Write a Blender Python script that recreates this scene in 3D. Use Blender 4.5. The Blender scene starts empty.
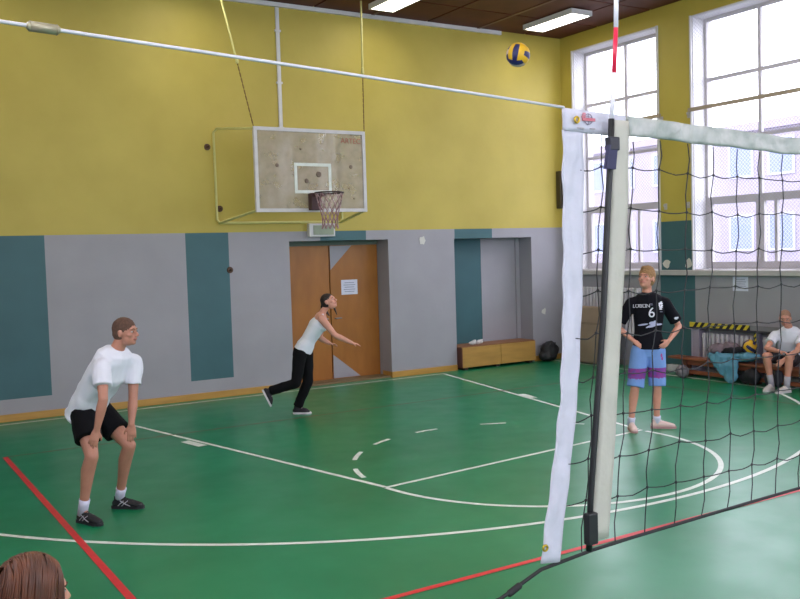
import bpy, bmesh, math, random
from mathutils import Vector, Matrix, noise
from mathutils.bvhtree import BVHTree
random.seed(7)
V = Vector
PI = math.pi
SC = bpy.context.scene
COL = SC.collection

# ------------------------------------------------------------------ camera
CAM = V((0, 0, 2.126))
FWD = V((0.52504257, 0.84946947, -0.0522678))
RGT = V((0.84941784, -0.52686222, -0.03009201))
UPV = V((0.05310017, 0.02859762, 0.99817962))
cd = bpy.data.cameras.new('camera')
cam = bpy.data.objects.new('camera', cd)
COL.objects.link(cam)
cd.sensor_width = 36
cd.lens = 907.52 / 800 * 36
cd.clip_start = 0.05
cd.clip_end = 300
mw = Matrix((RGT, UPV, -FWD)).transposed().to_4x4()
mw.translation = CAM
cam.matrix_world = mw
SC.camera = cam

# ------------------------------------------------------------------ light and exposure
SC.view_settings.view_transform = 'Standard'
SC.view_settings.look = 'None'
SC.view_settings.exposure = 0.58
SC.view_settings.gamma = 1.0
SC.view_settings.use_curve_mapping = False
SKY = 6.0          # overcast daylight outside
LAMP = 8.0         # fluorescent tubes
w = bpy.data.worlds.new('overcast_sky')
SC.world = w
w.use_nodes = True
bg = w.node_tree.nodes['Background']
bg.inputs[0].default_value = (0.88, 0.9, 1.0, 1)
bg.inputs[1].default_value = SKY

YW, XR, XL, YB, ZC = 13.122, 11.835, -0.95, -5.6, 6.05   # inner faces of the hall
T = 0.45
WZ0, WZ1 = 1.69, 5.74
WIN = [(10.74, 12.77), (7.98, 10.01), (5.22, 7.25), (2.46, 4.49), (-0.30, 1.73), (-3.06, -1.03)]
FWIN_FILL = [(-0.3, 2.1), (2.9, 5.3), (6.1, 8.5), (9.2, 11.2)]      # unseen windows added behind the camera for frontal fill light
for a, b in FWIN_FILL:
    ld = bpy.data.lights.new('window_daylight', 'AREA')
    ld.shape = 'RECTANGLE'
    ld.size = b - a
    ld.size_y = WZ1 - WZ0
    ld.cycles.is_portal = True
    lo = bpy.data.objects.new('window_daylight', ld)
    COL.objects.link(lo)
    lo.location = ((a + b) / 2, YB - 0.32, (WZ0 + WZ1) / 2)
    lo.rotation_euler = (PI / 2, 0, 0)
LWIN_FILL = [(-4.6, -2.4), (-1.6, 0.6), (1.6, 3.8), (4.6, 6.8)]      # unseen high windows added on the left to brighten the right wall
for a, b in LWIN_FILL:
    ld = bpy.data.lights.new('window_daylight', 'AREA')
    ld.shape = 'RECTANGLE'
    ld.size = 2.6
    ld.size_y = b - a
    ld.cycles.is_portal = True
    lo = bpy.data.objects.new('window_daylight', ld)
    COL.objects.link(lo)
    lo.location = (XL - 0.32, (a + b) / 2, 4.3)
    lo.rotation_euler = (0, -PI / 2, 0)
for i, (a, b) in enumerate(WIN):      # sampling portals for the daylight of each window
    ld = bpy.data.lights.new('window_daylight', 'AREA')
    ld.shape = 'RECTANGLE'
    ld.size = WZ1 - WZ0
    ld.size_y = b - a
    ld.cycles.is_portal = True
    lo = bpy.data.objects.new('window_daylight', ld)
    COL.objects.link(lo)
    lo.location = (XR + T + 0.02, (a + b) / 2, (WZ0 + WZ1) / 2)
    lo.rotation_euler = (0, PI / 2, 0)


# ------------------------------------------------------------------ materials
def lin(c):
    return tuple(((v / 255) / 12.92 if v / 255 <= 0.04045 else ((v / 255 + 0.055) / 1.055) ** 2.4) for v in c) + (1,)


MATS = {}


def mat(name, rgb, rough=0.6, var=0.06, scale=8.0, metal=0.0, bump=0.0, bscale=60.0, spec=0.5, emit=0, rgb2=None,
        stretch=(1, 1, 1), trans=0, coat=0):
    if name in MATS:
        return MATS[name]
    m = bpy.data.materials.new(name)
    m.use_nodes = True
    nt = m.node_tree
    b = nt.nodes['Principled BSDF']
    tc = nt.nodes.new('ShaderNodeTexCoord')
    mp = nt.nodes.new('ShaderNodeMapping')
    mp.inputs['Scale'].default_value = stretch
    nt.links.new(tc.outputs['Object'], mp.inputs[0])
    nz = nt.nodes.new('ShaderNodeTexNoise')
    nz.inputs['Scale'].default_value = scale
    nz.inputs['Detail'].default_value = 5
    nt.links.new(mp.outputs[0], nz.inputs[0])
    cr = nt.nodes.new('ShaderNodeValToRGB')
    c = lin(rgb)
    c2 = lin(rgb2) if rgb2 else None
    e = cr.color_ramp.elements
    e[0].position, e[1].position = 0.3, 0.7
    if c2:
        e[0].color, e[1].color = c, c2
    else:
        e[0].color = tuple(max(0, v * (1 - var)) for v in c[:3]) + (1,)
        e[1].color = tuple(min(1, v * (1 + var)) for v in c[:3]) + (1,)
    nt.links.new(nz.outputs[0], cr.inputs[0])
    nt.links.new(cr.outputs[0], b.inputs['Base Color'])
    b.inputs['Roughness'].default_value = rough
    b.inputs['Metallic'].default_value = metal
    b.inputs['Specular IOR Level'].default_value = spec
    if coat:
        b.inputs['Coat Weight'].default_value = coat
        b.inputs['Coat Roughness'].default_value = 0.25
    if emit:
        b.inputs['Emission Color'].default_value = c
        b.inputs['Emission Strength'].default_value = emit
    if bump:
        n2 = nt.nodes.new('ShaderNodeTexNoise')
        n2.inputs['Scale'].default_value = bscale
        nt.links.new(mp.outputs[0], n2.inputs[0])
        bp = nt.nodes.new('ShaderNodeBump')
        bp.inputs['Strength'].default_value = bump
        bp.inputs['Distance'].default_value = 0.01
        nt.links.new(n2.outputs[0], bp.inputs['Height'])
        nt.links.new(bp.outputs[0], b.inputs['Normal'])
    MATS[name] = m
    return m


def glass_mat(name, tint=(1, 1, 1), gloss=0.08, dirt=None, dirt_amt=0.0):
    m = bpy.data.materials.new(name)
    m.use_nodes = True
    nt = m.node_tree
    for n in list(nt.nodes):
        nt.nodes.remove(n)
    out = nt.nodes.new('ShaderNodeOutputMaterial')
    tr = nt.nodes.new('ShaderNodeBsdfTransparent')
    tr.inputs[0].default_value = tint + (1,)
    gl = nt.nodes.new('ShaderNodeBsdfGlossy')
    gl.inputs['Roughness'].default_value = 0.03
    mx = nt.nodes.new('ShaderNodeMixShader')
    mx.inputs[0].default_value = gloss
    nt.links.new(tr.outputs[0], mx.inputs[1])
    nt.links.new(gl.outputs[0], mx.inputs[2])
    last = mx
    if dirt:
        df = nt.nodes.new('ShaderNodeBsdfDiffuse')
        df.inputs[0].default_value = lin(dirt)
        tc = nt.nodes.new('ShaderNodeTexCoord')
        nz = nt.nodes.new('ShaderNodeTexNoise')
        nz.inputs['Scale'].default_value = 4
        nz.inputs['Detail'].default_value = 6
        nt.links.new(tc.outputs['Object'], nz.inputs[0])
        mr = nt.nodes.new('ShaderNodeMapRange')
        mr.inputs['From Min'].default_value = 0.3
        mr.inputs['From Max'].default_value = 0.75
        mr.inputs['To Min'].default_value = dirt_amt * 0.6
        mr.inputs['To Max'].default_value = dirt_amt * 1.3
        nt.links.new(nz.outputs[0], mr.inputs[0])
        m2 = nt.nodes.new('ShaderNodeMixShader')
        nt.links.new(mr.outputs[0], m2.inputs[0])
        nt.links.new(mx.outputs[0], m2.inputs[1])
        nt.links.new(df.outputs[0], m2.inputs[2])
        last = m2
    nt.links.new(last.outputs[0], out.inputs[0])
    MATS[name] = m
    return m


M_yel = mat('yellow_wall_paint', (184, 164, 72), 0.55, 0.07, 1.3, bump=0.12, bscale=14, rgb2=(196, 176, 82))
M_grey = mat('grey_wall_paint', (158, 155, 163), 0.6, 0.05, 1.6, bump=0.1, bscale=14)
M_teal = mat('teal_wall_paint', (60, 100, 108), 0.55, 0.06, 2, bump=0.1, bscale=14)
M_wood = mat('varnished_wood', (186, 140, 68), 0.4, 0.12, 5, stretch=(0.4, 4, 4))
M_door = mat('door_veneer', (152, 94, 34), 0.4, 0.1, 5, stretch=(1.2, 1, 0.4), rgb2=(168, 106, 40))
M_white = mat('white_paint', (215, 212, 215), 0.45, 0.03)
M_winframe = mat('old_white_frame_paint', (188, 182, 182), 0.5, 0.05)
M_line = mat('white_line_paint', (220, 226, 220), 0.45, 0.08, 12)
M_red = mat('red_line_paint', (205, 34, 46), 0.45, 0.08, 12)
M_faint = mat('worn_red_line_paint', (122, 98, 80), 0.4, 0.2, 6, rgb2=(70, 112, 78))
M_black = mat('black_plastic', (22, 22, 26), 0.5, 0.1)
M_steel = mat('galvanised_steel', (170, 172, 180), 0.35, 0.05, metal=0.6)
M_glass = glass_mat('window_glass', (0.97, 0.98, 1.0), 0.06)
M_board = glass_mat('dirty_acrylic', (0.93, 0.92, 0.95), 0.02, (196, 184, 170), 0.5)
M_lamp = mat('lamp_diffuser', (255, 250, 232), 0.4, 0.0, emit=LAMP)


def floor_material():
    m = bpy.data.materials.new('green_sports_floor')
    m.use_nodes = True
    nt = m.node_tree
    b = nt.nodes['Principled BSDF']
    tc = nt.nodes.new('ShaderNodeTexCoord')
    n1 = nt.nodes.new('ShaderNodeTexNoise')
    n1.inputs['Scale'].default_value = 0.8
    n1.inputs['Detail'].default_value = 6
    nt.links.new(tc.outputs['Object'], n1.inputs[0])
    cr = nt.nodes.new('ShaderNodeValToRGB')
    e = cr.color_ramp.elements
    e[0].position, e[1].position = 0.35, 0.68
    e[0].color, e[1].color = lin((14, 118, 78)), lin((20, 130, 88))
    nt.links.new(n1.outputs[0], cr.inputs[0])
    nt.links.new(cr.outputs[0], b.inputs['Base Color'])
    n2 = nt.nodes.new('ShaderNodeTexNoise')
    n2.inputs['Scale'].default_value = 3
    n2.inputs['Detail'].default_value = 8
    nt.links.new(tc.outputs['Object'], n2.inputs[0])
    mr = nt.nodes.new('ShaderNodeMapRange')
    mr.inputs['To Min'].default_value = 0.24
    mr.inputs['To Max'].default_value = 0.42
    nt.links.new(n2.outputs[0], mr.inputs[0])
    nt.links.new(mr.outputs[0], b.inputs['Roughness'])
    b.inputs['Specular IOR Level'].default_value = 0.42
    return m


M_floor = floor_material()


# ------------------------------------------------------------------ mesh helpers
def link(name, bm, mats, parent=None, smooth=False, off=None):
    me = bpy.data.meshes.new(name)
    if off is not None:
        bmesh.ops.translate(bm, vec=-V(off), verts=bm.verts)
    bm.to_mesh(me)
    bm.free()
    for m in (mats if isinstance(mats, (list, tuple)) else [mats]):
        me.materials.append(m)
    if smooth:
        for p in me.polygons:
            p.use_smooth = True
    o = bpy.data.objects.new(name, me)
    COL.objects.link(o)
    if parent:
        o.parent = parent
    return o


def tag(o, label=None, cat=None, group=None, kind=None):
    if label: o['label'] = label
    if cat: o['category'] = cat
    if group: o['group'] = group
    if kind: o['kind'] = kind
    return o


def thing(name, loc, label, cat, group=None):
    o = bpy.data.objects.new(name, None)
    COL.objects.link(o)
    o.location = loc
    o.empty_display_size = 0.1
    return tag(o, label, cat, group)


def box(bm, a, b, mi=0, bev=0.0):
    a, b = [min(p, q) for p, q in zip(a, b)], [max(p, q) for p, q in zip(a, b)]
    vs = [bm.verts.new((x, y, z)) for x in (a[0], b[0]) for y in (a[1], b[1]) for z in (a[2], b[2])]
    fs = [bm.faces.new([vs[i] for i in q]) for q in
          ((0, 1, 3, 2), (4, 6, 7, 5), (0, 4, 5, 1), (2, 3, 7, 6), (0, 2, 6, 4), (1, 5, 7, 3))]
    for f in fs:
        f.material_index = mi
    if bev:
        es = list({e for f in fs for e in f.edges})
        r = bmesh.ops.bevel(bm, geom=es, offset=bev, segments=2, affect='EDGES', profile=0.5)
        for f in r['faces']:
            f.material_index = mi
    return vs


def obox(name, a, b, m, parent=None, bev=0.0, off=None):
    bm = bmesh.new()
    box(bm, a, b, 0, bev)
    return link(name, bm, m, parent, off=off)


def limb(bm, pts, rad, n=14, flat0=False, flat1=False, axis=None, mi=0):
    """closed tube through pts; rad = r or (ra, rb) with ra along `axis`"""
    pts = [V(p) for p in pts]
    rad = [(r, r) if not isinstance(r, (tuple, list)) else r for r in rad]
    tang = []
    for i in range(len(pts)):
        a = pts[max(i - 1, 0)]
        b = pts[min(i + 1, len(pts) - 1)]
        tang.append((b - a).normalized())
    rings = []
    ref = V(axis).normalized() if axis is not None and not isinstance(axis, list) else None
    prev = None

    def frame(i):
        nonlocal prev
        t = tang[i]
        if isinstance(axis, list):
            a = V(axis[i])
        elif ref is not None:
            a = ref
        elif prev is not None:
            a = prev
        else:
            a = V((1, 0, 0)) if abs(t.x) < 0.8 else V((0, 1, 0))
        a = (a - t * a.dot(t)).normalized()
        prev = a
        return a, t.cross(a).normalized()

    def ring(c, a, b, ra, rb):
        return [bm.verts.new(c + a * (ra * math.cos(2 * PI * k / n)) + b * (rb * math.sin(2 * PI * k / n))) for k in range(n)]
    seq = []
    for i in range(len(pts)):
        a, b = frame(i)
        ra, rb = rad[i]
        h = min(ra, rb)
        if i == 0 and not flat0:
            for q in (80, 55, 28):
                s, c = math.sin(math.radians(q)), math.cos(math.radians(q))
                seq.append(ring(pts[0] - tang[0] * h * s, a, b, ra * c, rb * c))
        seq.append(ring(pts[i], a, b, ra, rb))
        if i == len(pts) - 1 and not flat1:
            for q in (28, 55, 80):
                s, c = math.sin(math.radians(q)), math.cos(math.radians(q))
                seq.append(ring(pts[i] + tang[i] * h * s, a, b, ra * c, rb * c))
    for r0, r1 in zip(seq, seq[1:]):
        for k in range(n):
            f = bm.faces.new((r0[k], r0[(k + 1) % n], r1[(k + 1) % n], r1[k]))
            f.material_index = mi
    for f in (bm.faces.new(list(reversed(seq[0]))), bm.faces.new(seq[-1])):
        f.material_index = mi


def ell(bm, c, r, X=(1, 0, 0), Y=(0, 1, 0), Z=(0, 0, 1), seg=24, rg=14, mi=0):
    X, Y, Z = V(X).normalized(), V(Y).normalized(), V(Z).normalized()
    m = Matrix((X * r[0], Y * r[1], Z * r[2])).transposed().to_4x4()
    m.translation = V(c)
    before = len(bm.faces)
    bmesh.ops.create_uvsphere(bm, u_segments=seg, v_segments=rg, radius=1, matrix=m)
    if mi:
        bm.faces.ensure_lookup_table()
        for f in bm.faces[before:]:
            f.material_index = mi


def remesh(bm, vox, smooth=6, fac=0.5, wr=0.0, wscale=9.0, deci=0):
    """fuse overlapping closed shapes into one continuous surface"""
    bmesh.ops.recalc_face_normals(bm, faces=bm.faces)
    me = bpy.data.meshes.new('tmp')
    bm.to_mesh(me)
    bm.free()
    o = bpy.data.objects.new('tmp', me)
    COL.objects.link(o)
    md = o.modifiers.new('r', 'REMESH')
    md.mode = 'VOXEL'
    md.voxel_size = vox
    if smooth:
        s = o.modifiers.new('s', 'SMOOTH')
        s.factor = fac
        s.iterations = smooth
    if deci:
        d = o.modifiers.new('d', 'DECIMATE')
        d.ratio = deci
    dg = bpy.context.evaluated_depsgraph_get()
    me2 = bpy.data.meshes.new_from_object(o.evaluated_get(dg))
    bpy.data.objects.remove(o)
    bpy.data.meshes.remove(me)
    out = bmesh.new()
    out.from_mesh(me2)
    bpy.data.meshes.remove(me2)
    if wr:
        out.normal_update()
        for v in out.verts:
            q = v.co * wscale
            v.co += v.normal * (wr * (noise.noise(q) + 0.5 * noise.noise(q * V((2.3, 2.3, 1.1)) + V((9, 3, 1)))))
    return out


# ------------------------------------------------------------------ shell
bm = bmesh.new()
box(bm, (XL - 0.4, YB - 0.4, -0.2), (XR + T, YW + 0.9, 0))
floor = tag(link('floor', bm, M_floor), kind='structure')


def cells(name, axis, at, thick, us, zs, matfn, openf, mats):
    """wall from boxes; u runs along the wall; paint fields and openings follow the cells"""
    b = bmesh.new()
    for u0, u1 in zip(us, us[1:]):
        for z0, z1 in zip(zs, zs[1:]):
            uc, zc = (u0 + u1) / 2, (z0 + z1) / 2
            if openf(uc, zc):
                continue
            mi = matfn(uc, zc)
            if axis == 'y':
                box(b, (u0, at, z0), (u1, at + thick, z1), mi)
            else:
                box(b, (at, u0, z0), (at + thick, u1, z1), mi)
    bmesh.ops.remove_doubles(b, verts=b.verts, dist=1e-5)
    return tag(link(name, b, mats), kind='structure')


ND = [(6.084, 7.909, 2.345), (9.267, 11.023, 2.33)]     # door niches in the back wall
TEALS = [(0.3, 2.426, 0.30, 2.5), (4.404, 5.076, 0.29, 2.5), (6.636, 7.485, 2.345, 2.5), (9.28, 10.11, 2.33, 2.5)]
us = sorted({XL, XR + T, *[v for t in TEALS for v in t[:2]], *[v for t in ND for v in t[:2]]})
zs = sorted({0, ZC + 0.1, 2.5, 0.30, 0.29, 2.345, 2.33})


def mb(u, z):
    if z > 2.5: return 0
    return 2 if any(a < u < b and c < z < d for a, b, c, d in TEALS) else 1


cells('wall_back', 'y', YW, 0.44, us, zs, mb, lambda u, z: any(a < u < b and z < c for a, b, c in ND), [M_yel, M_grey, M_teal])
us = sorted({YB, YW, *[v for t in WIN for v in t]})
zs = sorted({0, ZC + 0.1, 2.5, WZ0, WZ1})
PIERS = [(WIN[i + 1][1], WIN[i][0]) for i in range(len(WIN) - 1)]


def mr_(u, z):
    if z > 2.5: return 0
    return 2 if any(a < u < b for a, b in PIERS) else 1


cells('wall_right', 'x', XR, T, us, zs, mr_, lambda u, z: any(a < u < b for a, b in WIN) and WZ0 < z < WZ1, [M_yel, M_grey, M_teal])
us = sorted({YB, YW + 0.44, *[v for t in LWIN_FILL for v in t]})
cells('wall_left', 'x', XL - 0.3, 0.3, us, [0, 2.5, 3.0, 5.6, ZC + 0.1], lambda u, z: 0 if z > 2.5 else 1, lambda u, z: any(a < u < b for a, b in LWIN_FILL) and 3.0 < z < 5.6, [M_yel, M_grey])
us = sorted({XL, XR + T, *[v for t in FWIN_FILL for v in t]})
cells('wall_front', 'y', YB - 0.3, 0.3, us, [0, WZ0, 2.5, WZ1, ZC + 0.1], lambda u, z: 0 if z > 2.5 else 1, lambda u, z: any(a < u < b for a, b in FWIN_FILL) and WZ0 < z < WZ1, [M_yel, M_grey])
# backing added behind the doors, keeps outside light out of the gaps
b = bmesh.new()
box(b, (5.5, YW + 0.442, 0), (11.6, YW + 0.6, 2.9))
tag(link('wall_light_stop', b, M_grey), kind='structure')

# ceiling of brown boards with dark gaps and beams
M_ceil = mat('brown_ceiling_board', (84, 42, 34), 0.6, 0.1, 2.5, rgb2=(100, 52, 40), spec=0.25)
M_gap = mat('dark_gap', (36, 22, 18), 0.7)
M_batten = mat('ceiling_batten', (104, 64, 48), 0.5)
bm = bmesh.new()
box(bm, (XL - 0.3, YB - 0.3, ZC + 0.03), (XR + T, YW + 0.44, ZC + 0.2), 1)
xs = [8.80 + 1.08 * k for k in range(-9, 3)] + [XR]
xs = [XL] + [x for x in xs if XL < x < XR - 0.1] + [XR]
ys = [YB] + [v for v in [12.10 - 1.25 * k for k in range(14, -1, -1)] if v > YB + 0.1] + [YW]
for x0, x1 in zip(xs, xs[1:]):
    for y0, y1 in zip(ys, ys[1:]):
        box(bm, (x0 + 0.02, y0 + 0.02, ZC), (x1 - 0.02, y1 - 0.02, ZC + 0.05), 0)
for k, x in enumerate(xs[1:-1]):
    if (k + len(xs)) % 2 == 0:
        box(bm, (x - 0.03, YB, ZC - 0.015), (x + 0.03, YW, ZC + 0.02), 2)
tag(link('ceiling', bm, [M_ceil, M_gap, M_batten]), kind='structure')

# trims: cornice, sill ledge, baseboards
tag(obox('trim_1', (XL, YW - 0.05, ZC - 0.07), (10.4, YW, ZC - 0.005), M_white), kind='structure')
bm = bmesh.new()
box(bm, (XR - 0.11, YB, 1.605), (XR, WIN[0][1], 1.69), 0, 0.008)
for a, b in WIN:
    box(bm, (XR, a + 0.003, 1.66), (XR + 0.25, b - 0.003, 1.70), 0)
tag(link('trim_2', bm, M_winframe), kind='structure')
bm = bmesh.new()
for a, b in ((XL, 6.07), (7.925, 9.26), (11.04, XR)):
    box(bm, (a, YW - 0.02, 0), (b, YW, 0.10), 0, 0.004)
box(bm, (7.905, YW - 0.02, 0), (7.925, YW + 0.3, 0.10), 0)
tag(link('baseboard_back', bm, M_wood), kind='structure')
tag(obox('baseboard_right', (XR - 0.02, YB, 0), (XR, YW - 0.02, 0.10), mat('grey_base', (150, 146, 140))), kind='structure')

# ------------------------------------------------------------------ windows
M_net = mat('pale_cord', (196, 192, 214), 0.7)
GX = XR + 0.30


def window(idx, y0, y1):
    b = bmesh.new()
    fr = 0.055
    X0, X1 = GX - 0.03, GX + 0.03
    y0, y1 = y0 + 0.004, y1 - 0.004
    ym = y0 + (y1 - y0) * 0.488
    zl = [WZ0 + 0.015, 2.80, 3.765, 4.75, WZ1 - 0.004]
    for ya, yb_ in ((y0, y0 + fr), (y1 - fr, y1)):
        box(b, (X0, ya, zl[0]), (X1, yb_, zl[-1]))
    for z, h in ((zl[0] + 0.05, 0.06), (zl[1], 0.06), (zl[2], 0.028), (zl[3], 0.028), (zl[4] - 0.03, 0.03)):
        box(b, (X0 + 0.002, y0 + fr, z - h), (X1 - 0.002, y1 - fr, z + h))
    box(b, (X0 + 0.004, ym - 0.028, zl[1]), (X1 - 0.004, ym + 0.028, zl[4] - 0.03))
    rv = bmesh.new()
    for ya, yb_ in ((y0 - 0.002, y0 + 0.006), (y1 - 0.006, y1 + 0.002)):
        box(rv, (XR + 0.001, ya, WZ0 + 0.012), (X0 - 0.001, yb_, WZ1 - 0.002))
    box(rv, (XR + 0.001, y0 + 0.006, WZ1 - 0.01), (X0 - 0.001, y1 - 0.006, WZ1 - 0.002))
    for ya, yb_ in ((y0 - 0.002, y0 + 0.006), (y1 - 0.006, y1 + 0.002)):
        box(rv, (X1 + 0.001, ya, WZ0 + 0.012), (XR + T - 0.001, yb_, WZ1 - 0.002))
    box(rv, (X1 + 0.001, y0 + 0.006, WZ1 - 0.01), (XR + T - 0.001, y1 - 0.006, WZ1 - 0.002))
    # casements in the lowest row
    for a, c in ((y0 + fr, ym), (ym, y1 - fr)):
        for ya, yb_ in ((a, a + 0.075), (c - 0.075, c)):
            box(b, (X0 - 0.012, ya + 0.004, zl[0] + 0.11), (X1 - 0.01, yb_ - 0.004, zl[1] - 0.06))
    box(b, (X0 - 0.01, ym - 0.30, zl[0] + 0.11), (X1 - 0.012, ym - 0.25, zl[1] - 0.06))
    wobj = tag(link('window_%d' % idx, b, M_winframe), kind='structure')
    link('reveal', rv, M_white, wobj)
    g = bmesh.new()
    box(g, (GX - 0.003, y0 + 0.02, zl[0] + 0.03), (GX + 0.003, y1 - 0.02, zl[-1] - 0.02))
    link('pane', g, M_glass, wobj)
    return wobj


for i, (a, b) in enumerate(WIN):
    window(i + 1, a, b)
for i, (a, c) in enumerate(LWIN_FILL):  # frames and panes of the added left fill windows
    b = bmesh.new()
    for ya, yb_ in ((a + 0.004, a + 0.06), (c - 0.06, c - 0.004), ((a + c) / 2 - 0.03, (a + c) / 2 + 0.03)):
        box(b, (XL - 0.17, ya, 3.004), (XL - 0.11, yb_, 5.596))
    for z in (3.035, 4.3, 5.565):
        box(b, (XL - 0.168, a + 0.06, z - 0.03), (XL - 0.112, c - 0.06, z + 0.03))
    wo = tag(link('window_%d' % (i + 11), b, M_winframe), kind='structure')
    g = bmesh.new()
    box(g, (XL - 0.143, a + 0.02, 3.03), (XL - 0.137, c - 0.02, 5.57))
    link('pane', g, M_glass, wo)
for i, (a, c) in enumerate(FWIN_FILL):  # frames and panes of the added fill windows behind the camera
    b = bmesh.new()
    Y0_, Y1_ = YB - 0.17, YB - 0.11
    for xa, xb_ in ((a + 0.004, a + 0.06), (c - 0.06, c - 0.004), ((a + c) / 2 - 0.03, (a + c) / 2 + 0.03)):
        box(b, (xa, Y0_, WZ0 + 0.004), (xb_, Y1_, WZ1 - 0.004))
    for z in (WZ0 + 0.035, 2.8, 4.2, WZ1 - 0.035):
        box(b, (a + 0.06, Y0_ + 0.002, z - 0.03), (c - 0.06, Y1_ - 0.002, z + 0.03))
    wo = tag(link('window_%d' % (i + 7), b, M_winframe), kind='structure')
    g = bmesh.new()
    box(g, (a + 0.02, YB - 0.143, WZ0 + 0.03), (c - 0.02, YB - 0.137, WZ1 - 0.03))
    link('pane', g, M_glass, wo)

# protective netting frames in front of the first windows: frame, rail and diagonal cords
names = ['leftmost window, nearest the corner', 'tall window right of the yellow and teal pier']
for i, (a, b) in enumerate(WIN[:4]):
    lab = ('white framed cord netting stretched over the ' + names[i]) if i < 2 else 'white framed cord netting over the %s window from the corner' % ('third', 'fourth')[i - 2]
    t = thing('window_guard', (XR - 0.015, (a + b) / 2, WZ0), lab, 'window guard', 'netting guards over the windows')
    off = t.location
    f = bmesh.new()
    for ya in (a - 0.03, b + 0.0):
        box(f, (XR - 0.035, ya, WZ0 + 0.004), (XR - 0.002, ya + 0.03, WZ1 + 0.02))
    box(f, (XR - 0.03, a, WZ1 - 0.005), (XR - 0.005, b, WZ1 + 0.015))
    link('guard_frame', f, M_white, t, off=off)
    obox('wooden_rail', (XR - 0.045, a - 0.07, 4.24), (XR - 0.012, b + 0.07, 4.30), mat('rail_wood', (176, 158, 140)), t, off=off)
    c = bmesh.new()
    sp = 0.06
    n = int(((b - a) + (WZ1 - WZ0)) / sp)
    r = 0.0024
    for sgn in (1, -1):
        for k in range(n):
            d = k * sp - (WZ1 - WZ0)
            # line y = a + d + (z - WZ0)
            za, zb = WZ0, WZ1
            ya, yb2 = d, d + (WZ1 - WZ0)
            if ya < 0: za, ya = WZ0 - ya, 0
            if yb2 > b - a: zb, yb2 = WZ1 - (yb2 - (b - a)), b - a
            if zb - za < 0.02: continue
            Y0, Y1 = (a + ya, a + yb2) if sgn > 0 else (b - ya, b - yb2)
            xo = XR - 0.018 - 0.001 * sgn
            vs = [c.verts.new((xo, Y0 - r, za)), c.verts.new((xo, Y0 + r, za)), c.verts.new((xo, Y1 + r, zb)), c.verts.new((xo, Y1 - r, zb)),
                  c.verts.new((xo + 0.003, Y0, za)), c.verts.new((xo + 0.003, Y1, zb))]
            c.faces.new(vs[:4]); c.faces.new((vs[1], vs[4], vs[5], vs[2])); c.faces.new((vs[4], vs[0], vs[3], vs[5]))
    tag(link('cord_netting', c, M_net, t, off=off), kind='stuff')

# ------------------------------------------------------------------ outside
bm = bmesh.new()
box(bm, (XR + T + 0.01, -60, -1.2), (80, 90, -1.0))
tag(link('ground', bm, mat('outdoor_paving', (110, 110, 112), 0.9, 0.1, 0.6)), kind='structure')
M_fac = mat('pale_facade', (130, 122, 138), 0.9, 0.04, 1.2)
t = thing('building', (34, 22, -1), 'pale two storey block with rows of windows beyond the gym windows', 'building')
f = bmesh.new()
box(f, (34, -14, -1), (44, 58, 7.1))
box(f, (33.8, -14.2, 6.9), (44.2, 58.2, 7.25))
link('facade', f, M_fac, t, off=t.location)
k = 0
yy = -12.0
while yy < 56:
    for z in (5.0, 1.8):
        fr = bmesh.new()
        box(fr, (33.94, yy - 0.08, z - 0.08), (34.0, yy, z + 1.5))
        box(fr, (33.94, yy + 1.1, z - 0.08), (34.0, yy + 1.18, z + 1.5))
        box(fr, (33.93, yy, z - 0.08), (34.0, yy + 1.1, z))
        box(fr, (33.93, yy, z + 1.42), (34.0, yy + 1.1, z + 1.5))
        w_ = link('window', fr, mat('outer_frame_white', (176, 176, 186)), t, off=t.location)
        pn = bmesh.new()
        box(pn, (33.96, yy, z), (34.0, yy + 1.1, z + 1.42))
        link('pane', pn, mat('outer_glass', (100, 108, 140), 0.25), w_, off=t.location)
    yy += 2.45 if k % 2 else 2.0
    k += 1

# ------------------------------------------------------------------ court lines (paint on the floor)
CX, BY = 5.934, 12.937


def stripe(pts, wd, m, lab=None, z=0.0015, closed=False):
    b = bmesh.new()
    L = []
    for i, p in enumerate(pts):
        q0 = V(pts[max(i - 1, 0)] + (0,)) if len(pts[0]) == 2 else pts[max(i - 1, 0)]
        q1 = V(pts[min(i + 1, len(pts) - 1)] + (0,))
        d = (q1 - V(q0)).normalized()
        nrm = V((-d.y, d.x, 0)) * wd / 2
        c = V(p + (z,))
        L.append((b.verts.new(c + nrm), b.verts.new(c - nrm)))
    for (a, c), (d, e) in zip(L, L[1:]):
        b.faces.new((a, c, e, d))
    bmesh.ops.recalc_face_normals(b, faces=b.faces)
    for f in b.faces:
        if f.normal.z < 0: f.normal_flip()
    o = link('court_line', b, m, floor)
    if lab: o['label'] = lab
    return o


def arc(cx, cy, r, a0, a1, n=64):
    return [(cx + r * math.cos(math.radians(a0 + (a1 - a0) * i / n)), cy + r * math.sin(math.radians(a0 + (a1 - a0) * i / n))) for i in range(n + 1)]


stripe([(XL, BY - 0.04), (8.84, BY - 0.02)], 0.05, M_line, 'white baseline along the back wall')
stripe([(2.92, BY - 0.02), (3.149, 11.6), (4.12, 7.02)], 0.05, M_line, 'white left side of the basketball key')
stripe([(8.82, BY - 0.02), (7.76, 7.42)], 0.05, M_line, 'white right side of the basketball key')
stripe([(4.12, 7.0), (7.76, 7.36)], 0.045, M_line, 'white free throw line', z=0.0018)
stripe(arc(5.93, 7.12, 1.82, -176, 5), 0.05, M_line, 'white free throw half circle', z=0.002)
for a0, a1 in ((170, 158), (146, 134), (122, 112), (98, 88), (70, 60), (40, 30)):
    stripe(arc(5.93, 7.12, 1.82, a0, a1, 6), 0.05, M_line, z=0.002)
A = arc(CX, 11.36, 6.18, -150, -22, 90)
stripe([(0.62, BY), (0.62, 9.0)] + [p for p in A if p[0] > 0.62 and p[0] < 11.36] + [(11.38, 9.3), (11.39, BY)], 0.05, M_line, 'white three point line', z=0.0022)
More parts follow.
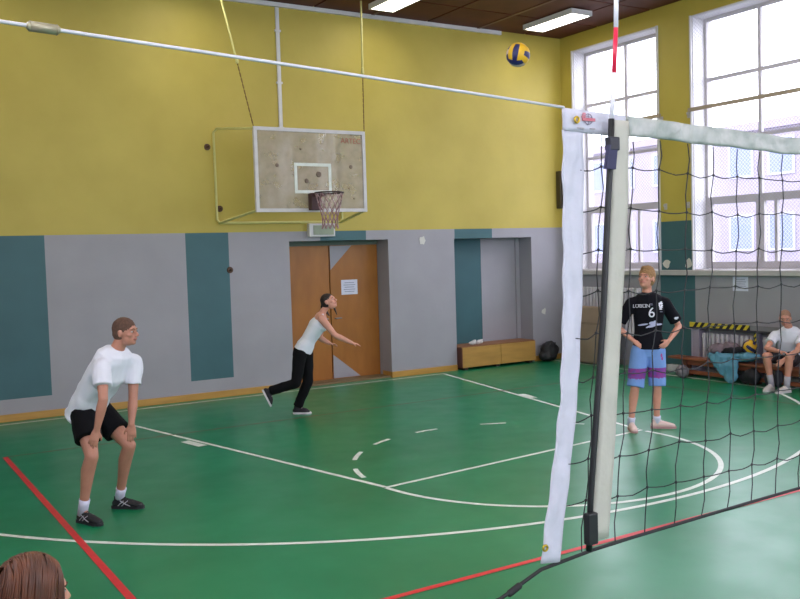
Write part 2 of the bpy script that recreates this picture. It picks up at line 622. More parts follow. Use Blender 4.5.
for (x, y, ux, uy) in ((3.37, 10.05, 0.207, -0.978), (8.35, 10.1, -0.19, -0.98)):
    stripe([(x - ux * 0.2, y - uy * 0.2), (x + ux * 0.2, y + uy * 0.2)], 0.11, M_line, 'white block mark beside the key', z=0.0026)
stripe([(1.46, 10.72), (1.46, 0.5)], 0.055, M_red, 'red volleyball sideline', z=0.003)
stripe([(1.46, 4.72), (10.4, 4.72)], 0.05, M_red, 'red volleyball attack line', z=0.0032)
stripe([(1.46, 10.72), (10.45, 10.72)], 0.05, M_faint, 'worn faint red volleyball end line', z=0.0028)
stripe([(10.45, 10.72), (10.45, -5)], 0.05, M_faint, 'worn faint red volleyball sideline', z=0.003)

# ------------------------------------------------------------------ doors in the niches
def quad_prism(b, pts, y0, y1, mi=0):
    a = [b.verts.new((x, y0, z)) for x, z in pts]
    c = [b.verts.new((x, y1, z)) for x, z in pts]
    b.faces.new(a); b.faces.new(list(reversed(c)))
    n = len(pts)
    for i in range(n):
        b.faces.new((a[i], c[i], c[(i + 1) % n], a[(i + 1) % n]))
    for f in b.faces: f.material_index = f.material_index or mi


dy = YW + 0.40
d1 = thing('door_1', (6.996, dy, 0), None, None)
d1['kind'] = 'structure'
x0, x1 = 6.09, 7.903
obox('door_frame', (x0, dy - 0.04, 2.27), (x1, dy + 0.04, 2.343), mat('dark_lintel', (96, 108, 98)), d1, off=d1.location)
for i, (a, b_) in enumerate(((x0 + 0.002, 6.965), (6.985, x1 - 0.002))):
    o = bmesh.new()
    box(o, (a, dy - 0.03, 0.03), (b_, dy + 0.02, 2.268), 0, 0.004)
    lf = link('door_leaf', o, M_door, d1, off=d1.location)
    hb = bmesh.new()
    hx = 6.90 if i == 0 else 7.05
    limb(hb, [(hx, dy - 0.03, 1.05), (hx, dy - 0.07, 1.05), (hx + (-0.1 if i == 0 else 0.1), dy - 0.075, 1.05)], [0.009] * 3, 8)
    link('door_handle', hb, M_steel, lf, off=d1.location)
tri = bmesh.new()
quad_prism(tri, [(6.99, 2.26), (6.99, 1.86), (7.40, 2.26)], dy - 0.034, dy - 0.029)
quad_prism(tri, [(6.99, 0.04), (7.50, 0.04), (6.99, 0.44)], dy - 0.034, dy - 0.029)
link('grey_triangle', tri, M_grey, d1, off=d1.location)['label'] = 'grey painted triangles at the leaf corners'
obox('threshold', (x0, YW + 0.02, 0), (x1, dy + 0.04, 0.03), mat('threshold_wood', (120, 100, 70)), d1, off=d1.location)
d2 = thing('door_2', (10.14, dy, 0), None, None)
d2['kind'] = 'structure'
obox('door_leaf', (9.272, dy - 0.03, 0.0), (10.12, dy + 0.02, 2.326), M_teal, d2, off=d2.location, bev=0.003)['label'] = 'teal painted leaf'
obox('door_leaf', (10.13, dy - 0.02, 0.0), (10.93, dy + 0.02, 2.326), M_grey, d2, off=d2.location, bev=0.003)['label'] = 'grey painted leaf'
obox('door_frame', (10.932, dy - 0.05, 0.0), (11.018, dy + 0.02, 2.326), M_grey, d2, off=d2.location)


def paper(x, y, z, wd, ht, ax, label, lines=5):
    t_ = thing('paper_notice', (x, y, z), label, 'notice')
    b = bmesh.new()
    if ax == 'y':
        box(b, (x - wd / 2, y - 0.003, z - ht / 2), (x + wd / 2, y, z + ht / 2))
    else:
        box(b, (x - 0.003, y - wd / 2, z - ht / 2), (x, y + wd / 2, z + ht / 2))
    link('sheet', b, mat('white_paper', (222, 222, 240)), t_, off=t_.location)
    b = bmesh.new()
    for k in range(lines):
        zz = z + ht * (0.3 - 0.6 * k / (lines - 1))
        h = ht * 0.022
        ww = wd * (0.36 if k % 2 else 0.3)
        if ax == 'y':
            box(b, (x - ww, y - 0.004, zz - h), (x + ww, y - 0.003, zz + h))
        else:
            box(b, (x - 0.004, y - ww, zz - h), (x - 0.003, y + ww, zz + h))
    link('printed_lines', b, mat('grey_ink', (150, 150, 175)), t_, off=t_.location)


paper(7.34, dy - 0.031, 1.56, 0.31, 0.25, 'y', 'white paper notice taped to the right leaf of the brown door')
paper(XR, 9.14, 1.475, 0.28, 0.22, 'x', 'pale lilac paper notice on the grey wall below the tall window')

# ------------------------------------------------------------------ ceiling lights
def ceiling_light(x, y, label):
    t_ = thing('ceiling_light', (x, y, ZC), label, 'ceiling light', 'fluorescent ceiling lights')
    b = bmesh.new()
    z1 = ZC - 0.016
    for a, c in (((-0.23, -0.62), (-0.2, 0.62)), ((0.2, -0.62), (0.23, 0.62)), ((-0.2, -0.62), (0.2, -0.59)), ((-0.2, 0.59), (0.2, 0.62))):
        box(b, (a[0], a[1], -0.10), (c[0], c[1], -0.016))
    box(b, (-0.2, -0.59, -0.03), (0.2, 0.59, -0.016))
    link('housing', b, M_white, t_)
    b = bmesh.new()
    box(b, (-0.2, -0.59, -0.095), (0.2, 0.59, -0.07))
    link('diffuser', b, M_lamp, t_)


ORD = ['first', 'second', 'third', 'fourth', 'fifth']
for i, x in enumerate((10.67, 7.55, 4.42, 1.3)):
    for j, y in enumerate((11.90, 8.4, 4.9, 1.4, -2.1)):
        if (i, j) == (0, 0): lab = 'long lit fluorescent ceiling light nearest the right-hand corner, above the ball'
        elif (i, j) == (1, 0): lab = 'lit fluorescent ceiling light cut by the top edge, above the basketball board'
        else: lab = 'lit fluorescent ceiling light, %s column from the windows, %s row from the back wall' % (ORD[i], ORD[j])
        ceiling_light(x, y, lab)

# ------------------------------------------------------------------ back wall fixtures
t = thing('cable_conduit', (6.015, YW, 4.0), 'white vertical conduit on the yellow wall above the basketball board', 'pipe')
b = bmesh.new(); box(b, (5.98, YW - 0.03, 4.04), (6.04, YW, ZC - 0.075), 0, 0.005)
link('duct', b, M_white, t, off=t.location)
b = bmesh.new()
for z in (5.6, 4.8, 4.1):
    box(b, (5.96, YW - 0.035, z), (6.06, YW - 0.001, z + 0.03))
link('clip', b, M_white, t, off=t.location)

t = thing('exit_lamp_box', (6.63, YW, 2.42), 'small pale box lamp on the wall under the basketball hoop', 'lamp')
b = bmesh.new(); box(b, (6.40, YW - 0.10, 2.41), (6.86, YW, 2.62), 0, 0.01)
link('housing', b, M_white, t, off=t.location)
b = bmesh.new(); box(b, (6.47, YW - 0.112, 2.44), (6.83, YW - 0.098, 2.59), 0, 0.004)
link('cover', b, mat('greenish_grey_cover', (150, 160, 140)), t, off=t.location)

t = thing('wall_box', (11.72, YW, 2.9), 'narrow dark box fixed in the corner of the yellow wall', 'box')
b = bmesh.new(); box(b, (11.66, YW - 0.12, 2.86), (11.80, YW, 3.56), 0, 0.01)
link('casing', b, mat('dark_brown_case', (74, 62, 40)), t, off=t.location)
b = bmesh.new(); box(b, (11.68, YW - 0.127, 2.90), (11.78, YW - 0.118, 3.52), 0, 0.003)
link('front_panel', b, mat('dark_panel', (54, 46, 36)), t, off=t.location)

M_knob = mat('rusty_knob', (86, 58, 40), 0.6)
for x, z, l in ((4.80, 3.78, 'dark round wall bolt left of the upper board bracket'), (5.083, 1.93, 'small dark wall hook beside the narrow teal stripe'),
                (4.96, 2.86, 'dark wall bolt above the lower left bracket tube')):
    b = bmesh.new()
    limb(b, [(x, YW, z), (x, YW - 0.02, z)], [0.05, 0.045], 14, True, True)
    limb(b, [(x, YW - 0.02, z), (x, YW - 0.06, z)], [0.02, 0.018], 10, True, False)
    tag(link('wall_bolt', b, M_knob), l, 'bolt')


def patch(name, ax, u, z, s, label, m):
    b = bmesh.new()
    n = 11
    ps = []
    for k in range(n):
        r = s * (0.6 + 0.5 * random.random())
        ps.append((u + r * math.cos(2 * PI * k / n), z + r * 1.1 * math.sin(2 * PI * k / n)))
    lo = [b.verts.new((p[0], YW, p[1]) if ax == 'y' else (XR, p[0], p[1])) for p in ps]
    hi = [b.verts.new((p[0], YW - 0.004, p[1]) if ax == 'y' else (XR - 0.004, p[0], p[1])) for p in ps]
    for k in range(n):
        b.faces.new((lo[k], lo[(k + 1) % n], hi[(k + 1) % n], hi[k]))
    b.faces.new(hi)
    bmesh.ops.recalc_face_normals(b, faces=b.faces)
    tag(link(name, b, m), label, 'patch')


M_plas = mat('bare_plaster', (208, 206, 200), 0.9)
patch('plaster_patch', 'y', 8.60, 2.31, 0.085, 'whitish plaster patch on the grey wall between the two doors', M_plas)
patch('plaster_patch', 'y', 11.3, 0.93, 0.06, 'small whitish plaster patch low in the corner above the black bag', M_plas)
patch('plaster_patch', 'x', 10.60, 1.80, 0.085, 'whitish plaster patch on the teal pier, left one just above the ledge', M_plas)
patch('plaster_patch', 'x', 10.14, 1.80, 0.085, 'whitish plaster patch on the teal pier, right one just above the ledge', M_plas)
for y, z, l in ((10.60, 2.75, 'lower left'), (10.12, 2.75, 'lower right'), (10.66, 4.2, 'upper left'), (10.09, 4.2, 'upper right')):
    b = bmesh.new()
    box(b, (XR - 0.012, y - 0.03, z - 0.05), (XR, y + 0.03, z + 0.05), 0, 0.003)
    limb(b, [(XR - 0.01, y, z), (XR - 0.05, y, z), (XR - 0.055, y, z + 0.03)], [0.007] * 3, 8)
    tag(link('wall_hook', b, M_winframe), 'small pale hook on the yellow pier between the windows, %s of four' % l, 'hook')

# ------------------------------------------------------------------ basketball backboard
BX, BYY, BZ0, BZ1 = 5.975, 12.006, 2.75, 3.955
t = thing('basketball_hoop', (BX, BYY, BZ0), 'transparent dirty basketball board with white frame and dark rim on the yellow wall', 'basketball hoop')
off = t.location
b = bmesh.new()
fx0, fx1 = BX - 0.9, BX + 0.9
y0, y1 = BYY - 0.02, BYY + 0.03
for a, c in (((fx0, BZ0), (fx0 + 0.05, BZ1)), ((fx1 - 0.05, BZ0), (fx1, BZ1)), ((fx0 + 0.05, BZ0), (fx1 - 0.05, BZ0 + 0.05)), ((fx0 + 0.05, BZ1 - 0.05), (fx1 - 0.05, BZ1))):
    box(b, (a[0], y0, a[1]), (c[0], y1, c[1]))
link('board_frame', b, mat('board_frame_white', (206, 202, 206), 0.4), t, off=off)
obox('board_panel', (fx0 + 0.05, BYY - 0.008, BZ0 + 0.05), (fx1 - 0.05, BYY + 0.008, BZ1 - 0.05), M_board, t, off=off)
b = bmesh.new()
tx0, tx1, tz0, tz1 = BX - 0.29, BX + 0.31, 3.02, 3.46
for a, c in (((tx0, tz0), (tx0 + 0.045, tz1)), ((tx1 - 0.045, tz0), (tx1, tz1)), ((tx0 + 0.045, tz0), (tx1 - 0.045, tz0 + 0.045)), ((tx0 + 0.045, tz1 - 0.045), (tx1 - 0.045, tz1))):
    box(b, (a[0], BYY - 0.011, a[1]), (c[0], BYY - 0.0085, c[1]))
link('target_square', b, M_line, t, off=off)
for x, z, s in ((5.42, 3.42, 0.03), (6.62, 3.42, 0.03), (6.08, 3.30, 0.045), (5.88, 3.2, 0.035), (5.80, 3.66, 0.018), (6.58, 3.1, 0.015), (6.66, 2.95, 0.015)):
    b = bmesh.new()
    limb(b, [(x, BYY - 0.009, z), (x, BYY - 0.02, z)], [s, s * 0.8], 10, True, True)
    link('bolt', b, mat('bolt_dark', (116, 98, 86), 0.6), t, off=off)


def text_mesh(s, size, ext=0.001):
    cu = bpy.data.curves.new('txt', 'FONT')
    cu.body = s
    cu.size = size
    cu.extrude = ext
    cu.align_x = 'CENTER'
    cu.align_y = 'CENTER'
    o = bpy.data.objects.new('txt', cu)
    COL.objects.link(o)
    dg = bpy.context.evaluated_depsgraph_get()
    dg.update()
    me = bpy.data.meshes.new_from_object(o.evaluated_get(dg))
    bpy.data.objects.remove(o)
    q = bmesh.new()
    q.from_mesh(me)
    bpy.data.meshes.remove(me)
    return q


b = text_mesh('ARTEC', 0.11)
bmesh.ops.transform(b, verts=b.verts, matrix=Matrix.Translation((6.63, BYY - 0.0105, 3.80)) @ Matrix.Rotation(PI / 2, 4, 'X'))
link('maker_lettering', b, mat('faded_red_print', (140, 62, 48)), t, off=off)['label'] = 'faded red letters in the upper right board corner'
M_rimb = mat('dark_red_steel', (70, 40, 44), 0.5)
b = bmesh.new()
box(b, (BX - 0.09, BYY - 0.14, 2.77), (BX + 0.07, BYY - 0.021, 3.02), 0, 0.01)
box(b, (BX - 0.05, BYY - 0.32, 2.96), (BX + 0.05, BYY - 0.13, 3.005), 0, 0.006)
link('rim_bracket', b, M_rimb, t, off=off)
rc = V((BX, BYY - 0.52, 2.995))
ro = bpy.data.objects.new('rim_tmp', None)
b = bmesh.new()
NR = 36
rg = []
for k in range(NR):
    a = 2 * PI * k / NR
    c = rc + V((math.cos(a), math.sin(a), 0)) * 0.205
    rg.append([b.verts.new(c + V((math.cos(a), math.sin(a), 0)) * 0.011 * math.cos(q) + V((0, 0, 0.011 * math.sin(q)))) for q in [2 * PI * j / 8 for j in range(8)]])
for k in range(NR):
    for j in range(8):
        b.faces.new((rg[k][j], rg[(k + 1) % NR][j], rg[(k + 1) % NR][(j + 1) % 8], rg[k][(j + 1) % 8]))
bpy.data.objects.remove(ro)
link('rim', b, mat('rim_dark', (58, 34, 38), 0.4), t, True, off=off)
b = bmesh.new()
rr = [0.203, 0.18, 0.16, 0.135, 0.115, 0.11, 0.12]
for k in range(12):
    for s in (1, -1):
        pts = []
        for j, r in enumerate(rr):
            a = 2 * PI * (k + s * 0.5 * j) / 12
            pts.append(rc + V((r * math.cos(a), r * math.sin(a), -0.085 * j)))
        limb(b, pts, [0.005] * len(pts), 5, True, True)
link('hoop_net', b, mat('red_white_cord', (120, 58, 66), 0.8, rgb2=(196, 170, 176), scale=14), t, off=off)
M_tube = mat('pale_yellow_tube', (206, 200, 130), 0.45)
b = bmesh.new()
wl, wr_, wy = 4.90, 7.0, YW - 0.03
limb(b, [(5.09, BYY + 0.02, 3.93), (4.93, wy - 0.05, 4.05), (4.895, wy, 4.0), (4.90, wy, 2.70), (4.93, wy - 0.03, 2.645), (5.09, BYY + 0.02, 2.775)], [0.018] * 6, 10)
link('bracket_tube', b, M_tube, t, True, off=off)
b = bmesh.new()
limb(b, [(6.86, BYY + 0.02, 3.93), (7.02, wy - 0.05, 4.0), (7.05, wy, 3.95), (7.03, wy, 2.70), (7.0, wy - 0.03, 2.645), (6.86, BYY + 0.02, 2.775)], [0.022] * 6, 10)
link('bracket_tube', b, M_tube, t, True, off=off)
b = bmesh.new()
limb(b, [(4.93, wy - 0.01, 2.645), (7.0, wy - 0.01, 2.645)], [0.02] * 2, 10)
link('wall_bar', b, M_tube, t, True, off=off)
M_rust = mat('rusty_chain', (120, 92, 44), 0.7)
for (x0, x1) in ((5.08, 4.80), (6.87, 7.155)):
    A0, A1 = V((x0, 12.0, 3.955)), V((x1, 12.47, ZC))
    f_ = 0.44
    mid = A0.lerp(A1, f_)
    b = bmesh.new()
    limb(b, [mid, A1], [0.016, 0.016], 8)
    limb(b, [mid, mid + V((0, 0, 0.07))], [0.026, 0.02], 8)
    rod = link('hanging_rod', b, M_tube, t, True, off=off)
    b = bmesh.new()
    nl = 22
    for k in range(nl):
        p0, p1 = A0.lerp(mid, k / nl), A0.lerp(mid, (k + 1.25) / nl)
        limb(b, [p0, p1], [(0.011, 0.004)] * 2, 6, axis=(1, 0, 0) if k % 2 else (0, 1, 0))
    link('chain', b, M_rust, t, off=off)

# ------------------------------------------------------------------ volleyball net
KN = 1.6 / 1.45
NY = 1.6


def NP(x, z, dy_=0.0):
    k_ = (NY + dy_) / 1.45
    return V((x * k_, NY + dy_, 2.126 + (z - 2.126) * k_))


def shear(z):      # the net leans towards its free lower corner
    return -0.085 * ((2.42 - z) / 0.95) ** 1.5


M_tape = mat('white_net_canvas', (194, 194, 208), 0.75, 0.05, 20, bump=0.3, bscale=40)
M_tape2 = mat('creased_plastic_tape', (134, 144, 138), 0.45, 0.1, 16, rgb2=(186, 186, 184), bump=0.4, bscale=30)
M_belt = mat('cream_belt', (180, 178, 168), 0.7, 0.05, 14, bump=0.2, bscale=40)
M_cord = mat('black_net_cord', (30, 30, 34), 0.7)
t = thing('volleyball_net', NP(1.36, 1.5), 'black mesh volleyball net with white top band crossing the right side', 'volleyball net')
off = t.location


def ribbon(name, rows, thick, m, amp=0.006, sc=14, nsub=4, lab=None, cr=0):
    """rows: list of (left point, right point); a creased band with thickness"""
    b = bmesh.new()
    fr, bk = [], []
    for P, Q in rows:
        f_, k_ = [], []
        for j in range(nsub + 1):
            c = P.lerp(Q, j / nsub)
            d = noise.noise(c * sc) * amp + noise.noise(c * sc * 2.7 + V((5, 5, 5))) * amp * 0.5
            d += cr * noise.noise(V((c.x * 30 + c.z * 9, 3.3, c.z * 16 - c.x * 26)))
            d *= 0.25 + 0.75 * math.sin(PI * j / nsub)
            f_.append(b.verts.new(c + V((0, d - thick, 0))))
            k_.append(b.verts.new(c + V((0, d + thick, 0))))
        fr.append(f_); bk.append(k_)
    for i in range(len(rows) - 1):
        for j in range(nsub):
            b.faces.new((fr[i][j], fr[i][j + 1], fr[i + 1][j + 1], fr[i + 1][j]))
            b.faces.new((bk[i][j], bk[i + 1][j], bk[i + 1][j + 1], bk[i][j + 1]))
        b.faces.new((fr[i][0], fr[i + 1][0], bk[i + 1][0], bk[i][0]))
        b.faces.new((fr[i][nsub], bk[i][nsub], bk[i + 1][nsub], fr[i + 1][nsub]))
    for q in (0, -1):
        for j in range(nsub):
            b.faces.new((fr[q][j], bk[q][j], bk[q][j + 1], fr[q][j + 1]))
    bmesh.ops.recalc_face_normals(b, faces=b.faces)
    o = link(name, b, m, t, True, off=off)
    if lab: o['label'] = lab
    return o


XE = 9.4


def ztop(x):
    return 2.418 - 0.03 * min(1, (x - 1.3) / 0.75) - 0.02 * math.sin(PI * min(1, max(0, (x - 2) / 7.4)))


rows = []
x = 1.313
while x < 1.505:
    rows.append((NP(x, ztop(x) - 0.047), NP(x, ztop(x)))); x += 0.012
ribbon('band_end', rows, 0.004, M_tape, 0.003, lab='smooth white end of the top band with an emblem')
rows = []
x = 1.50
while x < XE:
    tz = ztop(x) + 0.003 * noise.noise(V((x * 9, 0, 0)))
    rows.append((NP(x, tz - 0.042 + 0.003 * noise.noise(V((x * 13, 4, 0)))), NP(x, tz))); x += 0.012 if x < 3 else 0.05
ribbon('top_band', rows, 0.004, M_tape2, 0.005, 30, 6, cr=0.009, lab='creased greenish white top band')
rows = []
path = [(2.372, 1.311, 1.367), (2.25, 1.309, 1.364), (2.118, 1.305, 1.361), (1.97, 1.300, 1.352), (1.80, 1.288, 1.336), (1.675, 1.267, 1.316), (1.56, 1.243, 1.294), (1.462, 1.225, 1.276)]
for (za, a0, a1), (zb, c0, c1) in zip(path, path[1:]):
    for k in range(8):
        f_ = k / 8
        z = za + (zb - za) * f_
        rows.append((NP(a0 + (c0 - a0) * f_ + 0.002 * math.sin(z * 60), z), NP(a1 + (c1 - a1) * f_ + 0.0015 * math.sin(z * 47 + 1), z)))
rows.append((NP(1.225, 1.462), NP(1.276, 1.456)))
ribbon('side_band', rows, 0.002, M_tape, 0.004, 17, 8, cr=0.009, lab='creased white canvas strip closing the net end')
rows = []
bp_ = [(2.40, 1.457, 1.503), (2.2, 1.442, 1.494), (1.964, 1.425, 1.470), (1.7, 1.395, 1.444), (1.458, 1.362, 1.415)]
for (za, a0, a1), (zb, c0, c1) in zip(bp_, bp_[1:]):
    for k in range(10):
        f_ = k / 10
        z = za + (zb - za) * f_
        rows.append((NP(a0 + (c0 - a0) * f_, z, -0.022), NP(a1 + (c1 - a1) * f_, z, -0.022)))
ribbon('sideline_belt', rows, 0.003, M_belt, 0.004, 20, 4, lab='cream vertical belt beside the antenna')
b = bmesh.new()
rows_z = [2.372 - 0.0895 * k for k in range(1, 11)]
cols = [1.422 + 0.0 + 0.0925 * k for k in range(0, 6)]
cols = [1.424, 1.518, 1.605, 1.697, 1.785, 1.873, 1.958, 2.048] + [2.048 + 0.09 * k for k in range(1, 82)]


def knot(ci, rj):
    x = cols[ci]; z = rows_z[rj]
    n1 = noise.noise(V((ci * 3.1, rj * 1.7, 0.5)))
    n2 = noise.noise(V((ci * 1.3, rj * 2.9, 7.5)))
    sh = shear(z) * max(0, 1 - (x - 1.4) / 1.3)
    zz = z + 0.008 * n2 + (ztop(x) - 2.39) * (1 - (2.372 - z)) * 0.8
    return NP(x + sh + 0.006 * n1, zz)


def strand(p, q, s, r=0.0015):
    m = (p + q) / 2 + V((0, 0, -0.006)) + V((0.008 * math.sin(s * 1.9), 0, 0.004 * math.sin(s)))
    limb(b, [p, p.lerp(m, 0.5) + V((0, 0, -0.001)), m, q.lerp(m, 0.5) + V((0, 0, -0.001)), q], [r] * 5, 5, True, True)


LAST = 10
for ci in range(len(cols)):
    prev_ = NP(cols[ci] - 0.002, ztop(cols[ci]) - 0.045)
    for rj in range(10):
        kp = knot(ci, rj)
        if rj == 9:
            kp = NP(cols[ci] + shear(1.47) * max(0, 1 - (cols[ci] - 1.4) / 1.3), 1.462 + 0.017 * min(1, (cols[ci] - 1.3) / 0.75))
        strand(prev_, kp, ci * 7 + rj)
        if rj < 9:
            if ci + 1 < len(cols):
                strand(kp, knot(ci + 1, rj), ci + rj * 5 + 2)
            else:
                pass
            if ci < 14:
                ell(b, kp, (0.0042, 0.0035, 0.0042), seg=6, rg=4)
            if ci == 0:
                zz = rows_z[rj]
                xa = 1.361 + shear(zz) * 0.9
                strand(NP(xa + 0.001, zz + 0.006), kp, rj)
        prev_ = kp
link('mesh', b, M_cord, t, off=off)
b = bmesh.new()
pts = [V((XL, NY, 1.05)), NP(1.115, 1.412), NP(1.225, 1.450), NP(1.371, 1.462)] + [NP(x_, 1.462 + 0.017 * min(1, (x_ - 1.3) / 0.75)) for x_ in [1.5, 1.7, 1.9, 2.1, 3, 5, 7, XE]]
limb(b, pts, [0.0045] * len(pts), 8, True, True)
for q in (0.985, 1.02, 1.135, 1.16):
    pass
limb(b, [NP(1.14, 1.418), NP(1.165, 1.428)], [0.008, 0.008], 6)
link('bottom_rope', b, M_cord, t, True, off=off)
# steel cable with its turnbuckle, to the left wall
b = bmesh.new()
pts = [V((XL, NY, 2.126 + (2.56 - 2.126) * KN)), NP(0.222, 2.481), NP(0.75, 2.452), NP(1.315, 2.419)]
limb(b, pts, [0.0034] * 4, 8, True, True)
cb = link('steel_cable', b, mat('sheathed_cable', (206, 206, 214), 0.4), t, True, off=off)
b = bmesh.new()
limb(b, [NP(0.262, 2.4785), NP(0.302, 2.4765)], [0.0085, 0.0085], 10, True, True)
limb(b, [NP(0.258, 2.4787), NP(0.263, 2.4785)], [0.005, 0.0095], 10, True, True)
limb(b, [NP(0.301, 2.4765), NP(0.306, 2.4763)], [0.0095, 0.005], 10, True, True)
link('turnbuckle', b, mat('brass_sleeve', (172, 164, 140), 0.4, metal=0.4), cb, True, off=off)


def ringm(bb, c, R_, r_, n=20, m=8):
    g = []
    for k in range(n):
        a = 2 * PI * k / n
        u = V((math.cos(a), 0, math.sin(a)))
        g.append([bb.verts.new(c + u * (R_ + r_ * math.cos(q)) + V((0, r_ * math.sin(q), 0))) for q in [2 * PI * j / m for j in range(m)]])
    for k in range(n):
        for j in range(m):
            bb.faces.new((g[k][j], g[(k + 1) % n][j], g[(k + 1) % n][(j + 1) % m], g[k][(j + 1) % m]))


M_brass = mat('brass', (190, 160, 60), 0.3, metal=0.8)
for cx, cz in ((1.351, 2.395), (1.238, 1.493)):
    b = bmesh.new()
    ringm(b, NP(cx, cz, -0.012), 0.0065, 0.0028)
    link('grommet', b, M_brass, t, True, off=off)
# emblem on the band end
b = bmesh.new()
ec = NP(1.384, 2.398, -0.0095)
ringm(b, ec, 0.0125, 0.0009, 28, 6)
for dz in (-0.004, 0.004):
    limb(b, [ec + V((-0.011, 0, dz)), ec + V((0, 0, dz + 0.002)), ec + V((0.011, 0, dz))], [0.0007] * 3, 5)
limb(b, [ec + V((0, 0, -0.012)), ec + V((0, 0, 0.012))], [0.0007] * 2, 5)
link('emblem_ring', b, mat('emblem_grey', (110, 96, 120)), t, off=off)
b = bmesh.new()
box(b, ec + V((-0.019, -0.0015, -0.0045)), ec + V((0.021, 0.001, 0.0025)))
for k in range(3):
    box(b, ec + V((-0.021 + 0.002 * k, -0.001, 0.0035 + 0.004 * k)), ec + V((-0.009, 0.001, 0.006 + 0.004 * k)))
link('emblem_red', b, mat('emblem_red', (196, 110, 124)), t, off=off)
b = bmesh.new()
for x0, x1 in ((1.352, 1.357), (1.360, 1.363), (1.366, 1.371), (1.389, 1.402)):
    p_ = NP(x0, 2.3765, -0.009); q_ = NP(x1, 2.379, -0.0075)
    box(b, p_, q_)
link('small_print', b, mat('print_grey', (160, 156, 160)), t, off=off)

# antenna: its own thing, clipped to the net
t = thing('net_antenna', NP(1.362, 1.46, -0.03), 'thin rod with red and white bands above a black lower half, clipped to the net', 'antenna')
off = t.location
M_antr = mat('antenna_red', (214, 34, 70), 0.3)
M_antw = mat('antenna_white', (226, 224, 234), 0.3)
ax = [(1.452, 2.402), (1.4625, 2.502), (1.4705, 2.600), (1.4745, 2.70), (1.478, 2.8), (1.481, 2.9), (1.484, 3.0), (1.487, 3.10)]
for k, (p_, q_) in enumerate(zip(ax, ax[1:])):
    b = bmesh.new()
    limb(b, [NP(*p_, -0.03), NP(*q_, -0.03)], [0.0055, 0.0055], 10, True, k < 6)
    link('white_section' if k % 2 == 0 else 'red_section', b, M_antw if k % 2 == 0 else M_antr, t, True, off=off)
b = bmesh.new()
pp = [(2.402, 1.452), (2.33, 1.449), (2.226, 1.438), (1.964, 1.416), (1.76, 1.391), (1.574, 1.369), (1.462, 1.362)]
limb(b, [NP(x_, z_, -0.03) for z_, x_ in pp], [(0.0075, 0.0075)] * 7, 10, True, True)
link('lower_rod', b, M_black, t, True, off=off)
b = bmesh.new()
P0 = NP(1.447, 2.325, -0.034)
box(b, P0 + V((-0.013, -0.014, 0.008)), P0 + V((0.019, 0.006, 0.040)), 0, 0.003)
link('clamp', b, mat('clamp_black', (26, 24, 40), 0.5), t, off=off)
b = bmesh.new()
q = [NP(1.438, 2.345, -0.04), NP(1.463, 2.342, -0.04), NP(1.456, 2.292, -0.036), NP(1.428, 2.293, -0.036)]
A_ = [b.verts.new(c + V((0, -0.008, 0))) for c in q]; B_ = [b.verts.new(c + V((0, 0.003, 0))) for c in q]
b.faces.new(A_); b.faces.new(list(reversed(B_)))
for k in range(4): b.faces.new((A_[k], B_[k], B_[(k + 1) % 4], A_[(k + 1) % 4]))
bmesh.ops.recalc_face_normals(b, faces=b.faces)
link('velcro_flap', b, mat('dark_blue_fabric', (52, 50, 84), 0.7), t, off=off)
b = bmesh.new()
P0 = NP(1.366, 1.51, -0.034)
box(b, P0 + V((-0.016, -0.014, -0.035)), P0 + V((0.014, 0.006, 0.040)), 0, 0.003)
link('lower_strap', b, M_black, t, off=off)

# ------------------------------------------------------------------ volleyballs
M_by = mat('ball_yellow', (226, 176, 34), 0.45, 0.05)
M_bb = mat('ball_blue', (34, 34, 92), 0.45, 0.05)
M_bp = mat('ball_pale', (206, 180, 176), 0.45, 0.05)


def ball(loc, rot, label, mats):
    b = bmesh.new()
    n = 12
    R_ = 0.105
    for ax_ in range(3):
        for s in (-1, 1):
            g = {}
            for i in range(n + 1):
                for j in range(n + 1):
                    u, v = math.tan((-1 + 2 * i / n) * PI / 4), math.tan((-1 + 2 * j / n) * PI / 4)
                    p = [0, 0, 0]; p[ax_] = s; p[(ax_ + 1) % 3] = u; p[(ax_ + 2) % 3] = v
                    groove = 0.985 if i % 4 == 0 or j in (0, n) else 1
                    g[i, j] = b.verts.new(V(p).normalized() * R_ * groove)
            for i in range(n):
                for j in range(n):
                    f_ = b.faces.new((g[i, j], g[i + 1, j], g[i + 1, j + 1], g[i, j + 1]))
                    st = i // 4
                    f_.material_index = (1 if st == 1 else 0) if s > 0 else (2 if st == 1 else 1)
    bmesh.ops.remove_doubles(b, verts=b.verts, dist=0.0005)
    bmesh.ops.recalc_face_normals(b, faces=b.faces)
    o = link('volleyball', b, mats, None, True)
    o.location = loc
    o.rotation_euler = rot
    return tag(o, label, 'ball', 'volleyballs')


ball((5.20, 6.31, 3.83), V((1, 1, 1)).rotation_difference(-FWD * 0.75 + RGT * 0.45 + UPV * 0.5).to_euler(), 'yellow and blue volleyball in the air near the ceiling light', [M_by, M_bb, M_bp])

